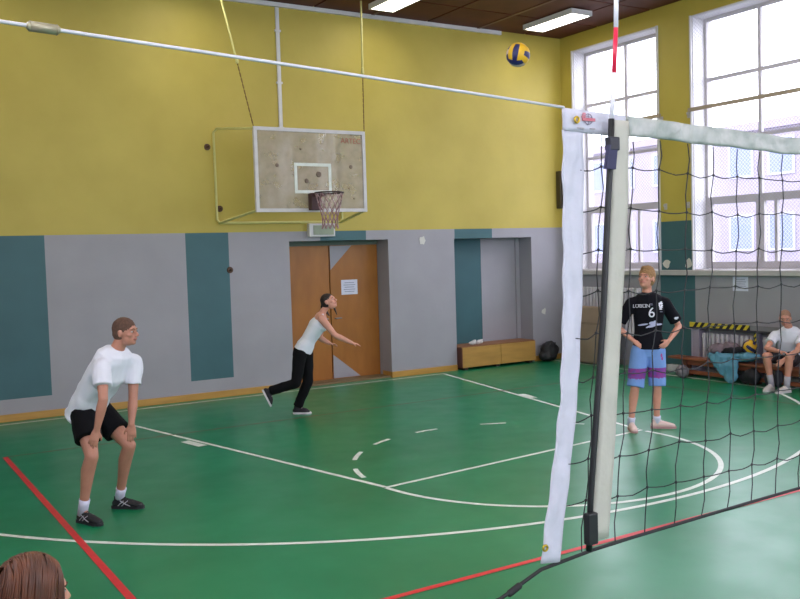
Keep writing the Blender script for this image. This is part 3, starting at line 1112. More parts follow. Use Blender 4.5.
# ------------------------------------------------------------------ things along the walls
t = thing('wooden_box', (10.1, 13.2, 0), 'long low wooden box in front of the teal and grey door', 'wooden box')
off = t.location
M_bw = mat('box_plywood', (184, 140, 72), 0.5, 0.12, 4, stretch=(0.5, 3, 3))
b = bmesh.new()
X0, X1, Y0, Y1 = 9.275, 10.96, 12.99, 13.46
for xa, xb_ in ((X0 + 0.02, 10.145), (10.155, X1)):
    box(b, (xa, Y0, 0.045), (xb_, Y0 + 0.02, 0.40), 0, 0.003)
box(b, (X1 - 0.02, Y0 + 0.02, 0.045), (X1, Y1, 0.40), 0)
box(b, (X0 + 0.02, Y1 - 0.02, 0.045), (X1 - 0.02, Y1, 0.40), 0)
box(b, (X0 + 0.02, Y0 + 0.02, 0.045), (X1 - 0.02, Y1 - 0.02, 0.07), 0)
link('side_panel', b, M_bw, t, off=off)
obox('end_panel', (X0, Y0 + 0.004, 0.045), (X0 + 0.02, Y1, 0.40), mat('dark_red_board', (92, 52, 42)), t, off=off)
obox('lid', (X0 + 0.003, Y0 + 0.012, 0.402), (X1 - 0.003, Y1 - 0.003, 0.42), mat('brown_lid', (142, 96, 62), 0.6), t, off=off)
for xa in (X0 + 0.06, 10.05, X1 - 0.14):
    obox('runner', (xa, Y0 + 0.02, 0.0), (xa + 0.08, Y1, 0.045), mat('dark_runner', (50, 40, 34)), t, off=off)
for (x, y, lab) in ((9.60, 13.10, 'small crumpled white packet on the wooden box, left one'), (9.80, 13.16, 'small crumpled white packet on the wooden box, right one')):
    b = bmesh.new()
    ell(b, (x, y, 0.462), (0.075, 0.05, 0.035))
    ell(b, (x + 0.04, y + 0.02, 0.475), (0.05, 0.03, 0.03), X=(0.8, 0, 0.6), Z=(-0.6, 0, 0.8))
    b = remesh(b, 0.008, 2, wr=0.016, wscale=24)
    tag(link('packet', b, mat('white_plastic', (214, 210, 212), 0.4)), lab, 'packet')

b = bmesh.new()
ell(b, (11.25, 12.93, 0.20), (0.19, 0.15, 0.175))
ell(b, (11.20, 12.92, 0.10), (0.19, 0.14, 0.09))
limb(b, [(11.15, 12.92, 0.14), (11.07, 12.90, 0.10)], [0.12, 0.08], 14)
ell(b, (11.25, 12.92, 0.33), (0.07, 0.06, 0.05))
b = remesh(b, 0.012, 4, wr=0.02, wscale=9)
for v in b.verts: v.co.z = max(v.co.z, 0.003)
t = thing('black_bag', (11.2, 12.93, 0), 'soft black bag slumped in the corner beside the wooden box', 'bag')
link('bag_body', b, mat('black_nylon', (24, 22, 26), 0.6), t, True, off=t.location)
b = bmesh.new()
limb(b, [(11.12, 12.85, 0.26), (11.17, 12.79, 0.35), (11.27, 12.79, 0.36), (11.32, 12.84, 0.28)], [0.008] * 4, 7)
link('handle', b, M_black, t, True, off=t.location)

# radiators
def radiator(y0_, y1_, z0, z1, label, pitch=0.085):
    t_ = thing('radiator', (XR - 0.09, (y0_ + y1_) / 2, z0), label, 'radiator', 'white ribbed radiators')
    m = mat('radiator_enamel', (204, 198, 206), 0.4)
    n = int((y1_ - y0_) / pitch)
    for k in range(n):
        yc_ = y0_ + (k + 0.5) * (y1_ - y0_) / n
        b = bmesh.new()
        box(b, (XR - 0.15, yc_ - 0.024, z0), (XR - 0.04, yc_ + 0.024, z1), 0, 0.012)
        link('rib', b, m, t_, off=t_.location)
    b = bmesh.new()
    for z in (z0 + 0.06, z1 - 0.06):
        limb(b, [(XR - 0.095, y0_ - 0.005, z), (XR - 0.095, y1_ + 0.005, z)], [0.022, 0.022], 10)
    for y in (y0_ + 0.15, y1_ - 0.15):
        box(b, (XR - 0.05, y - 0.015, z0 + 0.04), (XR - 0.002, y + 0.015, z1 - 0.04))
    link('pipe', b, m, t_, off=t_.location)


radiator(11.12, 12.58, 0.55, 1.38, 'white ribbed radiator high under the window, behind the beige mat')
radiator(8.80, 9.78, 0.14, 0.69, 'white ribbed radiator under the taped ledge, behind the heap of clothes')
radiator(7.64, 8.66, 0.14, 0.69, 'white ribbed radiator behind the seated person')

t = thing('radiator_shelf', (XR, 9.0, 0.79), 'dark ledge over the radiators, edged with yellow and black hazard tape', 'shelf')
off = t.location
M_dk = mat('dark_ledge', (60, 54, 66), 0.5)
obox('board', (XR - 0.19, 7.5, 0.755), (XR, 9.97, 0.785), M_dk, t, off=off)
for y in (9.93, 8.74, 7.55):
    obox('bracket', (XR - 0.17, y, 0.0), (XR - 0.02, y + 0.03, 0.755), mat('lilac_board', (164, 158, 182)), t, off=off)
obox('side_board', (XR - 0.18, 9.80, 0.02), (XR - 0.02, 9.925, 0.754), mat('lilac_panel', (150, 140, 158)), t, off=off)
M_hy = mat('hazard_yellow', (214, 190, 56), 0.5)
M_hk = mat('hazard_black', (34, 32, 34), 0.5)


def hazard(p0, along, length, up, h, n, nm='hazard_tape'):
    b = bmesh.new()
    A_, U_ = V(along), V(up)
    k = n
    X_ = V((-1, 0, 0))
    for i in range(k * 2):
        s0, s1 = i / (2 * k) * length, (i + 1) / (2 * k) * length
        sl = h * 0.8 if 0 < i else 0
        sl1 = h * 0.8 if i < 2 * k - 1 else 0
        c = [p0 + A_ * s0, p0 + A_ * s1, p0 + A_ * (s1 + sl1) + U_ * h, p0 + A_ * (s0 + sl) + U_ * h]
        f0 = [b.verts.new(q) for q in c]
        f1 = [b.verts.new(q + X_ * 0.003) for q in c]
        fs = [b.faces.new(f1), b.faces.new(list(reversed(f0)))] + [b.faces.new((f0[j], f0[(j + 1) % 4], f1[(j + 1) % 4], f1[j])) for j in range(4)]
        for f_ in fs: f_.material_index = i % 2
    bmesh.ops.recalc_face_normals(b, faces=b.faces)
    return link(nm, b, [M_hy, M_hk], t, off=off)


hazard(V((XR - 0.191, 9.97, 0.785)), (0, -1, 0), 1.14, (0, 0, 1), 0.075, 9)
obox('upstand', (XR - 0.19, 7.5, 0.786), (XR - 0.175, 9.97, 0.86), mat('ledge_upstand', (128, 124, 130)), t, off=off)
hazard(V((XR - 0.172, 8.775, 0.10)), (0, 0, 1), 0.65, (0, -1, 0), 0.04, 9)

# beige mat leaning on the wall
t = thing('gym_mat', (11.6, 12.0, 0), 'thick beige gym mat leaning on the wall behind the net strip', 'gym mat')
off = t.location
b = bmesh.new()
box(b, (-0.075, -0.585, 0), (0.075, 0.585, 1.03), 0, 0.05)
mt = Matrix.Translation((11.45, 11.98, 0.02)) @ Matrix.Rotation(0.12, 4, 'Y')
bmesh.ops.transform(b, verts=b.verts, matrix=mt)
link('cushion', b, mat('beige_vinyl', (150, 130, 112), 0.5, 0.08, 4), t, True, off=off)
b = bmesh.new()
for z in (0.70, 0.72):
    box(b, (-0.079, -0.58, z), (-0.074, 0.58, z + 0.006))
bmesh.ops.transform(b, verts=b.verts, matrix=mt)
link('seam', b, mat('dark_seam', (110, 92, 72)), t, off=off)


def bench(name, x0, x1, y0_, y1_, h, label):
    t_ = thing(name, ((x0 + x1) / 2, (y0_ + y1_) / 2, 0), label, 'bench')
    m = mat('red_brown_bench', (146, 84, 58), 0.45, 0.12, 5, stretch=(3, 0.4, 3))
    obox('seat', (x0, y0_, h - 0.035), (x1, y1_, h), m, t_, bev=0.006, off=t_.location)
    xm = (x0 + x1) / 2
    obox('rail', (xm - 0.025, y0_ + 0.2, h - 0.12), (xm + 0.025, y1_ - 0.2, h - 0.036), m, t_, off=t_.location)
    obox('lower_rail', (xm - 0.02, y0_ + 0.33, 0.045), (xm + 0.02, y1_ - 0.33, 0.10), m, t_, off=t_.location)
    for y in (y0_ + 0.25, (y0_ + y1_) / 2, y1_ - 0.33):
        b = bmesh.new()
        box(b, (x0 + 0.01, y, 0.0), (x1 - 0.01, y + 0.07, 0.045), 0, 0.004)
        box(b, (x0 + 0.05, y + 0.005, 0.045), (xm - 0.027, y + 0.065, h - 0.036))
        box(b, (xm + 0.027, y + 0.005, 0.045), (x1 - 0.05, y + 0.065, h - 0.036))
        link('leg', b, mat('bench_leg_wood', (96, 58, 44)), t_, off=t_.location)
    return t_


bench('gym_bench', 11.40, 11.64, 7.0, 10.22, 0.31, 'long low red-brown gym bench under the windows on the right wall')

# things under and on the bench
t = thing('grey_ball', (11.28, 9.82, 0), 'dull grey ball lying under the left end of the bench', 'ball')
bb = bmesh.new(); ell(bb, (0, 0, 0.105), (0.105, 0.105, 0.105))
link('ball_skin', bb, mat('grey_leather', (120, 112, 120), 0.6), t, True)
bb = bmesh.new()
for rx in (0, 1):
    g = []
    n = 28
    for k in range(n):
        a = 2 * PI * k / n
        u = V((math.cos(a), 0, math.sin(a))) if rx else V((0, math.cos(a), math.sin(a)))
        w2 = V((0, 1, 0)) if rx else V((1, 0, 0))
        c = V((0, 0, 0.105)) + u * 0.1048
        g.append([bb.verts.new(c + u * 0.002 + w2 * 0.002), bb.verts.new(c + u * 0.002 - w2 * 0.002), bb.verts.new(c - u * 0.004)])
    for k in range(n):
        for j in range(3):
            bb.faces.new((g[k][j], g[(k + 1) % n][j], g[(k + 1) % n][(j + 1) % 3], g[k][(j + 1) % 3]))
link('seam', bb, M_black, t)
b = bmesh.new()
box(b, (11.69, 9.98, 0.001), (11.81, 10.5, 0.12), 0, 0.02)
tag(link('white_box', b, mat('white_carton', (196, 196, 204))), 'low white carton on the floor behind the left end of the bench', 'box')


def blob(name, parts, label, cat, m, vox=0.014, wr=0.03, ws=7, group=None, floor_=None):
    b_ = bmesh.new()
    for p in parts:
        if p[0] == 'e': ell(b_, p[1], p[2], *(p[3:] if len(p) > 3 else ()))
        else: limb(b_, p[1], p[2], 14, axis=p[3] if len(p) > 3 else None)
    b_ = remesh(b_, vox, 3, wr=wr, wscale=ws)
    if floor_ is not None:
        for v in b_.verts: v.co.z = max(v.co.z, floor_)
    return tag(link(name, b_, m, None, True), label, cat, group)


M_jb = mat('light_blue_fabric', (84, 146, 178), 0.7, 0.1, 6, rgb2=(104, 160, 188))
blob('blue_jacket', [('e', (11.49, 9.05, 0.38), (0.16, 0.44, 0.06)), ('e', (11.46, 8.78, 0.42), (0.13, 0.26, 0.055)),
                     ('l', [(11.38, 9.28, 0.37), (11.33, 9.03, 0.20), (11.30, 8.88, 0.07)], [(0.035, 0.11), (0.035, 0.12), (0.035, 0.10)], (1, 0, 0)),
                     ('l', [(11.38, 8.95, 0.37), (11.33, 8.95, 0.22), (11.30, 8.86, 0.08)], [(0.035, 0.12), (0.035, 0.13), (0.035, 0.10)], (1, 0, 0)),
                     ('l', [(11.42, 9.4, 0.37), (11.38, 9.22, 0.33), (11.35, 9.1, 0.25)], [0.05, 0.05, 0.05])],
     'light blue jacket draped over the bench and hanging to the floor', 'jacket', M_jb, wr=0.03, ws=9, floor_=0.004)
blob('grey_sweater', [('e', (11.52, 9.30, 0.47), (0.12, 0.20, 0.09)), ('e', (11.54, 9.10, 0.52), (0.10, 0.16, 0.08))],
     'lilac grey sweater heaped on top of the blue jacket', 'sweater', mat('lilac_grey_wool', (128, 112, 124), 0.9, 0.15, 8), wr=0.03, ws=12)
blob('black_garment', [('e', (11.50, 9.0, 0.495), (0.10, 0.20, 0.045)), ('l', [(11.46, 9.2, 0.45), (11.46, 8.85, 0.51)], [0.035, 0.045])],
     'black garment bundled between the grey sweater and the yellow ball', 'garment', mat('black_cotton', (36, 34, 42), 0.9), wr=0.02, ws=12)
ball((11.50, 8.73, 0.56), V((1, 1, 1)).rotation_difference(-FWD * 0.8 - RGT * 0.3 + UPV * 0.6).to_euler(), 'yellow and dark volleyball resting on the clothes on the bench', [M_by, M_bb, M_bb])
blob('black_sports_bag', [('e', (11.40, 8.62, 0.13), (0.09, 0.15, 0.12)), ('e', (11.42, 8.74, 0.10), (0.08, 0.12, 0.09))],
     'black sports bag on the floor against the bench beside the blue jacket', 'bag', mat('black_bag_fabric', (28, 28, 36), 0.7), wr=0.02, ws=10, floor_=0.003)
blob('dark_backpack', [('e', (11.42, 8.28, 0.13), (0.09, 0.14, 0.12)), ('e', (11.42, 8.20, 0.16), (0.08, 0.09, 0.10))],
     'dark backpack on the floor behind the seated person\'s shoes', 'bag', mat('dark_bag_fabric', (44, 42, 54), 0.7), wr=0.02, ws=10, floor_=0.003)

# ------------------------------------------------------------------ people
def mid(a, b, f=0.5): return V(a).lerp(V(b), f)


def hand(bm_, wr, d, n_, s_, k=1.0, curl=0.5):
    """wr wrist, d towards the fingertips, n_ the way the palm faces, s_ thumb side"""
    d = V(d).normalized()
    n_ = (V(n_) - d * V(n_).dot(d)).normalized()
    s0 = d.cross(n_)
    s_ = s0 if s0.dot(V(s_)) > 0 else -s0
    wr = V(wr)
    limb(bm_, [wr - d * 0.01, wr + d * 0.035 * k, wr + d * 0.085 * k], [(0.027 * k, 0.019 * k), (0.038 * k, 0.015 * k), (0.040 * k, 0.013 * k)], 14, axis=s_)
    for i, (o_, L_) in enumerate(((0.030, 0.070), (0.010, 0.080), (-0.011, 0.074), (-0.031, 0.058))):
        k0 = wr + d * (0.082 - 0.005 * abs(i - 1)) * k + s_ * o_ * k
        c1 = curl * (0.6 + 0.15 * i)
        sp = s_ * (o_ * 2.2)
        d1 = (d + n_ * c1 * 0.5 + sp).normalized()
        d2 = (d + n_ * c1 * 1.5 + sp).normalized()
        d3 = (d + n_ * c1 * 2.6 + sp).normalized()
        a = k0 + d1 * L_ * 0.45 * k
        b_ = a + d2 * L_ * 0.32 * k
        c = b_ + d3 * L_ * 0.23 * k
        limb(bm_, [k0 - d * 0.02, k0, a, b_, c], [0.0095 * k, 0.0095 * k, 0.0088 * k, 0.008 * k, 0.007 * k], 8)
    t0 = wr + d * 0.022 * k + s_ * 0.024 * k
    t1 = t0 + (d * 0.75 + s_ * 0.7 + n_ * 0.35).normalized() * 0.04 * k
    t2 = t1 + (d * 0.95 + s_ * 0.25 + n_ * 0.5).normalized() * 0.034 * k
    limb(bm_, [t0 - s_ * 0.012, t0, t1, t2], [0.013 * k, 0.013 * k, 0.0105 * k, 0.0085 * k], 8)


SK = {}


def skin(name, rgb):
    return mat(name, rgb, 0.5, 0.06, 14)


def shoe(parent, off_, ank, d, up, m_up, m_sole, L=0.285, clip=None, lab=None, stripes=None):
    d, up = V(d).normalized(), V(up).normalized()
    s_ = up.cross(d).normalized()
    so = V(ank) - up * 0.085
    b_ = bmesh.new()
    P = lambda x, h: so + d * x + up * h
    limb(b_, [P(-0.035, 0.042), P(0.04, 0.05), P(0.11, 0.042), P(L - 0.105, 0.030)], [(0.036, 0.036), (0.038, 0.044), (0.043, 0.034), (0.037, 0.022)], 14, axis=s_)
    limb(b_, [P(-0.012, 0.04), P(-0.004, 0.105)], [(0.036, 0.04), (0.037, 0.046)], 14, True, True, axis=s_)
    b_ = remesh(b_, 0.007, 3)
    for v in b_.verts:
        h = (v.co - so).dot(up)
        if h < 0.014: v.co += up * (0.014 - h)
    o_ = link('shoe', b_, m_up, parent, True, off=off_)
    if lab: o_['label'] = lab
    b_ = bmesh.new()
    prof = [(-0.072, 0.018), (-0.055, 0.034), (0.0, 0.038), (0.06, 0.038), (0.12, 0.046), (0.165, 0.044), (0.2, 0.03), (0.213, 0.014)]
    prof = [(x * L / 0.285, w) for x, w in prof]
    ring_ = [P(x, 0) + s_ * w for x, w in prof] + [P(x, 0) - s_ * w for x, w in reversed(prof)]
    lo = [b_.verts.new(q) for q in ring_]
    hi = [b_.verts.new(q + up * 0.024) for q in ring_]
    for i in range(len(lo)):
        b_.faces.new((lo[i], lo[(i + 1) % len(lo)], hi[(i + 1) % len(lo)], hi[i]))
    b_.faces.new(lo); b_.faces.new(list(reversed(hi)))
    bmesh.ops.recalc_face_normals(b_, faces=b_.faces)
    link('sole', b_, m_sole, o_, off=off_)
    b_ = bmesh.new()
    for k in range(5):
        x = 0.045 + 0.02 * k
        h = 0.100 - 0.0095 * k
        limb(b_, [P(x, h - 0.014) + s_ * 0.024, P(x + 0.006, h - 0.004), P(x, h - 0.014) - s_ * 0.024], [0.0035] * 3, 6)
    link('laces', b_, MATS['lace_' + ('dark' if stripes else 'pale')], o_, off=off_)
    if stripes:
        b_ = bmesh.new()
        for q in (1, -1):
            for x0, x1 in ((0.0, 0.05), (0.035, 0.085)):
                limb(b_, [P(x0, 0.03) + s_ * q * 0.040, P((x0 + x1) / 2, 0.052) + s_ * q * 0.041, P(x1, 0.07) + s_ * q * 0.029], [0.004] * 3, 6)
            limb(b_, [P(0.02, 0.072) + s_ * q * 0.037, P(0.07, 0.045) + s_ * q * 0.043, P(0.11, 0.03) + s_ * q * 0.044], [0.004] * 3, 6)
        link('side_stripes', b_, stripes, o_, off=off_)
    return o_


mat('lace_dark', (40, 40, 44), 0.8); mat('lace_pale', (220, 214, 214), 0.8)


class Fig:
    pass


def figure(label, base, J, hf, hup, skin_m, male=True, k=1.0, hands=None, headk=1.0, skip_legs=False, name='person', vox=0.006):
    J = {a: V(c) for a, c in J.items()}
    F_ = Fig(); F_.J = J
    root = thing(name, base, label, 'person')
    F_.root, F_.off = root, V(base)
    hf = V(hf).normalized()
    hup = (V(hup) - hf * V(hup).dot(hf)).normalized()
    hl = hup.cross(hf).normalized()          # the person's left
    F_.hf, F_.hup, F_.hl, F_.hk = hf, hup, hl, headk
    latS = (J['shL'] - J['shR']).normalized()
    latH = (J['hipL'] - J['hipR']).normalized()
    sp = (J['neck'] - J['pelvis']).normalized()
    F_.fwd = (latS - sp * latS.dot(sp)).normalized().cross(sp).normalized()
    F_.latS, F_.latH, F_.sp = latS, latH, sp
    H = lambda f, l, u: J['head'] + (hf * f + hl * l + hup * u) * headk
    F_.H = H
    b_ = bmesh.new()
    m = 1.0 if male else 0.86
    am = k if male else k * 1.1
    pw = 1.0 if male else 1.04
    F_.tor = [(J['pelvis'] - sp * 0.03, (0.150 * k * pw, 0.105 * k), latH), (mid(J['pelvis'], J['waist']), (0.150 * k * pw, 0.10 * k), latH),
              (J['waist'], (0.132 * k * m, 0.088 * k), mid(latH, latS)), (J['chest'], (0.155 * k * m, 0.110 * k), latS),
              (mid(J['chest'], J['neck'], 0.62), (0.150 * k * m, 0.090 * k), latS)]
    limb(b_, [q[0] for q in F_.tor], [q[1] for q in F_.tor], 20, axis=[q[2] for q in F_.tor])
    shc = mid(J['shL'], J['shR'])
    limb(b_, [J['neck'] - sp * 0.05 * k, J['neck'] + (J['head'] - J['neck']) * 0.3, H(-0.02, 0, -0.03)], [0.07 * k * m, 0.056 * k * m, 0.055 * k * m], 14)
    for s in 'LR':
        sh, el_, wr = J['sh' + s], J['el' + s], J['wr' + s]
        limb(b_, [J['neck'] - sp * 0.055 * k, mid(J['neck'] - sp * 0.05, sh, 0.6), sh], [0.055 * k * m, 0.052 * k * m, 0.050 * k * m], 12)
        limb(b_, [sh, mid(sh, el_, 0.35), mid(sh, el_, 0.8), el_], [0.054 * am, 0.050 * am, 0.040 * am, 0.038 * am], 12)
        limb(b_, [el_, mid(el_, wr, 0.3), mid(el_, wr, 0.75), wr], [0.038 * am, 0.041 * am, 0.030 * am, 0.025 * am], 12)
        if hands and s in hands:
            hd = hands[s]
            hand(b_, wr, J['ha' + s] - wr, hd['n'], hd['s'], 0.95 * k * (1 if male else 0.92), hd.get('curl', 0.5))
        if not skip_legs:
            hp, kn, an = J['hip' + s], J['kn' + s], J['an' + s]
            limb(b_, [hp, mid(hp, kn, 0.4), mid(hp, kn, 0.85), kn], [0.088 * k, 0.080 * k, 0.060 * k, 0.054 * k], 14)
            back = -F_.fwd * 0.018 * k
            limb(b_, [kn, mid(kn, an, 0.3) + back, mid(kn, an, 0.65) + back * 0.4, an], [0.054 * k, 0.057 * k, 0.042 * k, 0.034 * k], 14)
            to = J['to' + s]
            dd = to - an; dd.z = 0 if abs(dd.z) < 0.14 else dd.z
            limb(b_, [an, an - V((0, 0, 0.04)) + dd.normalized() * 0.05], [0.026 * k, 0.018 * k], 10)
    # head
    hk = headk
    ell(b_, H(-0.008, 0, 0.022), (0.096 * hk, 0.075 * hk, 0.094 * hk), hf, hl, hup, 28, 18)
    ell(b_, H(0.022, 0, -0.048), (0.066 * hk, 0.056 * hk, 0.064 * hk), hf, hl, hup, 24, 14)
    ell(b_, H(0.060, 0, -0.088), (0.024 * hk, 0.026 * hk, 0.019 * hk), hf, hl, hup, 12, 8)
    limb(b_, [H(0.082, 0, 0.012), H(0.098, 0, -0.012), H(0.108, 0, -0.028)], [0.008 * hk, 0.011 * hk, 0.013 * hk], 8)
    ell(b_, H(0.096, 0, -0.034), (0.013 * hk, 0.017 * hk, 0.009 * hk), hf, hl, hup, 10, 8)
    limb(b_, [H(0.080, 0.042, 0.022), H(0.089, 0, 0.026), H(0.080, -0.042, 0.022)], [0.009 * hk] * 3, 8)
    ell(b_, H(0.079, 0, -0.060), (0.016 * hk, 0.024 * hk, 0.012 * hk), hf, hl, hup, 12, 8)
    for q in (1, -1):
        ell(b_, H(-0.008, q * 0.078, -0.006), (0.019 * hk, 0.008 * hk, 0.031 * hk), hf, hl + hf * -0.25 * q, hup, 12, 8)
        ell(b_, H(0.058, q * 0.042, -0.022), (0.024 * hk, 0.020 * hk, 0.020 * hk), hf, hl, hup, 12, 8)
    b_ = remesh(b_, vox, 4, 0.45)
    body = link('body', b_, skin_m, root, True, off=F_.off)
    F_.body = body
    for q in (1, -1):
        e_ = bmesh.new()
        ell(e_, H(0.0765, q * 0.031, 0.002), (0.0122 * hk, 0.013 * hk, 0.006 * hk), hf, hl, hup, 14, 10)
        eo = link('eye', e_, mat('eye_white', (176, 166, 162), 0.35), root, True, off=F_.off)
        e_ = bmesh.new()
        ell(e_, H(0.0855, q * 0.031, 0.002), (0.0045 * hk, 0.0065 * hk, 0.0052 * hk), hf, hl, hup, 10, 8)
        link('iris', e_, mat('eye_dark', (48, 40, 36), 0.2), eo, True, off=F_.off)
        e_ = bmesh.new()
        limb(e_, [H(0.090, q * 0.014, 0.021), H(0.0915, q * 0.030, 0.027), H(0.080, q * 0.050, 0.021)], [(0.0035 * hk, 0.003 * hk)] * 3, 6)
        link('eyebrow', e_, mat('brow', (92, 66, 48), 0.8), root, True, off=F_.off)
    e_ = bmesh.new()
    limb(e_, [H(0.084, 0.022, -0.059), H(0.0935, 0, -0.057), H(0.084, -0.022, -0.059)], [(0.006 * hk, 0.005 * hk)] * 3, 8)
    link('lips', e_, mat('lips', (170, 96, 92), 0.5), root, True, off=F_.off)
    return F_


def short_hair(F_, m, g=1.0, wr=0.004, top=0.0, lab=None):
    H, hk = F_.H, F_.hk
    b_ = bmesh.new()
    ell(b_, H(-0.013, 0, 0.035 + top * 0.5), (0.0965 * hk * g, 0.0775 * hk * g, (0.088 + top) * hk * g), F_.hf, F_.hl, F_.hup, 28, 18)
    ell(b_, H(-0.036, 0, -0.005), (0.071 * hk * g, 0.074 * hk * g, 0.072 * hk * g), F_.hf, F_.hl, F_.hup, 24, 14)
    if top:
        ell(b_, H(0.03, 0.0, 0.092 + top), (0.055 * hk, 0.058 * hk, 0.026 * hk), F_.hf, F_.hl, F_.hup, 18, 10)
    b_ = remesh(b_, 0.006, 3, wr=wr, wscale=70)
    o_ = link('hair', b_, m, F_.root, True, off=F_.off)
    if lab: o_['label'] = lab


def garment_top(F_, m, name, slv, dr=0.022, hem=0.10, flare=1.06, wr=0.008, kk=1.0, vneck=False, wide=0.0, lab=None):
    J = F_.J
    b_ = bmesh.new()
    pts = [F_.tor[0][0] - F_.sp * hem * 0.4] + [q[0] for q in F_.tor]
    rad = [(F_.tor[0][1][0] * flare + dr + wide, F_.tor[0][1][1] * flare + dr + wide)] + [(q[1][0] + dr + wide, q[1][1] + dr + wide * 0.7) for q in F_.tor]
    axs = [F_.latH] + [q[2] for q in F_.tor]
    limb(b_, pts, rad, 22, True, False, axis=axs)
    for s in 'LR':
        sh, el_ = J['sh' + s], J['el' + s]
        limb(b_, [J['neck'] - F_.sp * 0.055, mid(J['neck'] - F_.sp * 0.045, sh, 0.6), sh], [0.062 * kk, 0.064 * kk, 0.066 * kk], 12)
        if slv:
            limb(b_, [sh, mid(sh, el_, slv * 0.5), mid(sh, el_, slv)], [0.068 * kk, 0.068 * kk, 0.072 * kk], 14, False, True)
    b_ = remesh(b_, 0.008, 3, wr=wr, wscale=7)
    for v in b_.verts:
        q = v.co * 3.2
        v.co += v.normal * 0.0
    o_ = link(name, b_, m, F_.root, True, off=F_.off)
    if lab: o_['label'] = lab
    return o_


def garment_bottom(F_, m, name, ln, r0=0.118, r1=0.105, up=0.7, wr=0.006, matfn=None, mats=None, shin=None, lab=None, wst=1.0):
    J = F_.J
    b_ = bmesh.new()
    limb(b_, [F_.tor[0][0] - F_.sp * 0.03, F_.tor[0][0], F_.tor[1][0], mid(F_.tor[1][0], F_.tor[2][0], up)],
         [(0.160 * wst, 0.115 * wst), (0.168 * wst, 0.120 * wst), (0.166 * wst, 0.112 * wst), (0.152 * wst, 0.102 * wst)], 20, False, True, axis=[F_.latH] * 4)
    for s in 'LR':
        hp, kn, an = J['hip' + s], J['kn' + s], J['an' + s]
        if shin is None:
            limb(b_, [hp, mid(hp, kn, ln * 0.5), mid(hp, kn, ln)], [r0, (r0 + r1) / 2, r1], 16, False, True)
        else:
            limb(b_, [hp, mid(hp, kn, 0.5), kn], [r0, (r0 + r1) / 2, r1], 16)
            limb(b_, [kn, mid(kn, an, 0.4), mid(kn, an, shin)], [r1, r1 * 0.95, r1 * 0.92], 16, False, True)
    b_ = remesh(b_, 0.008, 3, wr=wr, wscale=9)
    if matfn:
        for f in b_.faces:
            f.material_index = matfn(f.calc_center_median())
    o_ = link(name, b_, mats or m, F_.root, True, off=F_.off)
    if lab: o_['label'] = lab
    return o_


def sock(F_, s, m, h=0.1):
    J = F_.J
    kn, an = J['kn' + s], J['an' + s]
    u = (kn - an).normalized()
    b_ = bmesh.new()
    limb(b_, [an - u * 0.05, an + u * h * 0.5, an + u * h], [0.041, 0.042, 0.045], 14, True, True)
    link('sock', b_, m, F_.root, True, off=F_.off)


def decal(F_, src, b_, origin, X, Y, m, name, out, lift=0.004):
    """lay flat print shapes (x,y in metres) on the cloth surface"""
    dg = bpy.context.evaluated_depsgraph_get()
    t_ = bmesh.new(); t_.from_mesh(src.data)
    bv = BVHTree.FromBMesh(t_)
    out = V(out).normalized()
    bmesh.ops.triangulate(b_, faces=b_.faces)
    for v in b_.verts:
        p_ = V(origin) - F_.off + V(X) * v.co.x + V(Y) * v.co.y
        h = bv.ray_cast(p_ + out * 0.5, -out)
        v.co = (h[0] if h[0] else p_) + out * (lift if v.co.z > 0 else lift * 0.2)
    t_.free()
    return link(name, b_, m, src)


M_tee = mat('white_tshirt', (224, 224, 236), 0.85, 0.03, 6)
M_sk1 = skin('skin_tan', (186, 128, 108))
M_sk2 = skin('skin_rosy', (204, 142, 122))

# --- man bending forward at the left
man = dict(head=(1.97, 7.46, 1.54), neck=(1.90, 7.52, 1.38), chest=(1.85, 7.58, 1.22), waist=(1.76, 7.72, 1.03), pelvis=(1.72, 7.82, 0.90),
           shR=(1.76, 7.42, 1.29), elR=(1.72, 7.26, 1.04), wrR=(1.67, 7.30, 0.80), shL=(2.06, 7.58, 1.27), elL=(2.02, 7.51, 0.98), wrL=(1.98, 7.45, 0.78),
           hipR=(1.67, 7.74, 0.87), knR=(1.66, 7.47, 0.56), anR=(1.60, 7.60, 0.11), hipL=(1.82, 7.86, 0.86), knL=(2.00, 7.61, 0.58), anL=(1.96, 7.85, 0.10),
           haR=(1.63, 7.30, 0.68), haL=(1.98, 7.45, 0.67), toR=(1.72, 7.36, 0.11), toL=(2.12, 7.72, 0.10))
f = figure('person in white T-shirt and black shorts bending with hands on knees at the left', (1.8, 7.7, 0), man,
           RGT * 0.97 - FWD * 0.22 + V((0, 0, 0.06)), (0, 0, 1), M_sk1, True, 1.0,
           hands={'R': dict(n=(0.15, 0.6, 0), s=(1, -0.4, 0), curl=0.35), 'L': dict(n=(0.1, 0.7, 0), s=(-1, -0.2, 0), curl=0.35)})
short_hair(f, mat('hair_brown_short', (92, 66, 54), 0.9, 0.2, 60), 1.02, 0.003)
garment_top(f, M_tee, 't_shirt', 0.62, 0.026, 0.12, 1.05, 0.017, 1.05, wide=0.008)
M_bs = mat('black_shorts_cloth', (12, 11, 16), 0.9, spec=0.2)
sh_ = garment_bottom(f, M_bs, 'shorts', 0.62, 0.112, 0.112, 0.3, lab='black shorts with a yellow side flash')
b = bmesh.new()
for (x, y) in ((0.0, 0.05), (0.012, 0.0), (-0.004, -0.05)):
    ell(b, (x, y, 0.001), (0.018, 0.03, 0.001), seg=10, rg=4)
hipo = f.J['hipR'] + V((0, 0, -0.04))
decal(f, sh_, b, hipo - RGT * 0.09, -FWD, UPV, mat('yellow_print', (206, 186, 40), 0.7), 'side_print', -RGT * 0.45 - FWD, 0.004)
M_sock = mat('white_sock', (206, 204, 226), 0.9)
M_shk = mat('black_trainer', (26, 26, 32), 0.6)
M_shs = mat('black_rubber', (34, 32, 38), 0.7)
M_str = mat('silver_print', (170, 168, 178), 0.5)
sock(f, 'R', M_sock, 0.09); sock(f, 'L', M_sock, 0.09)
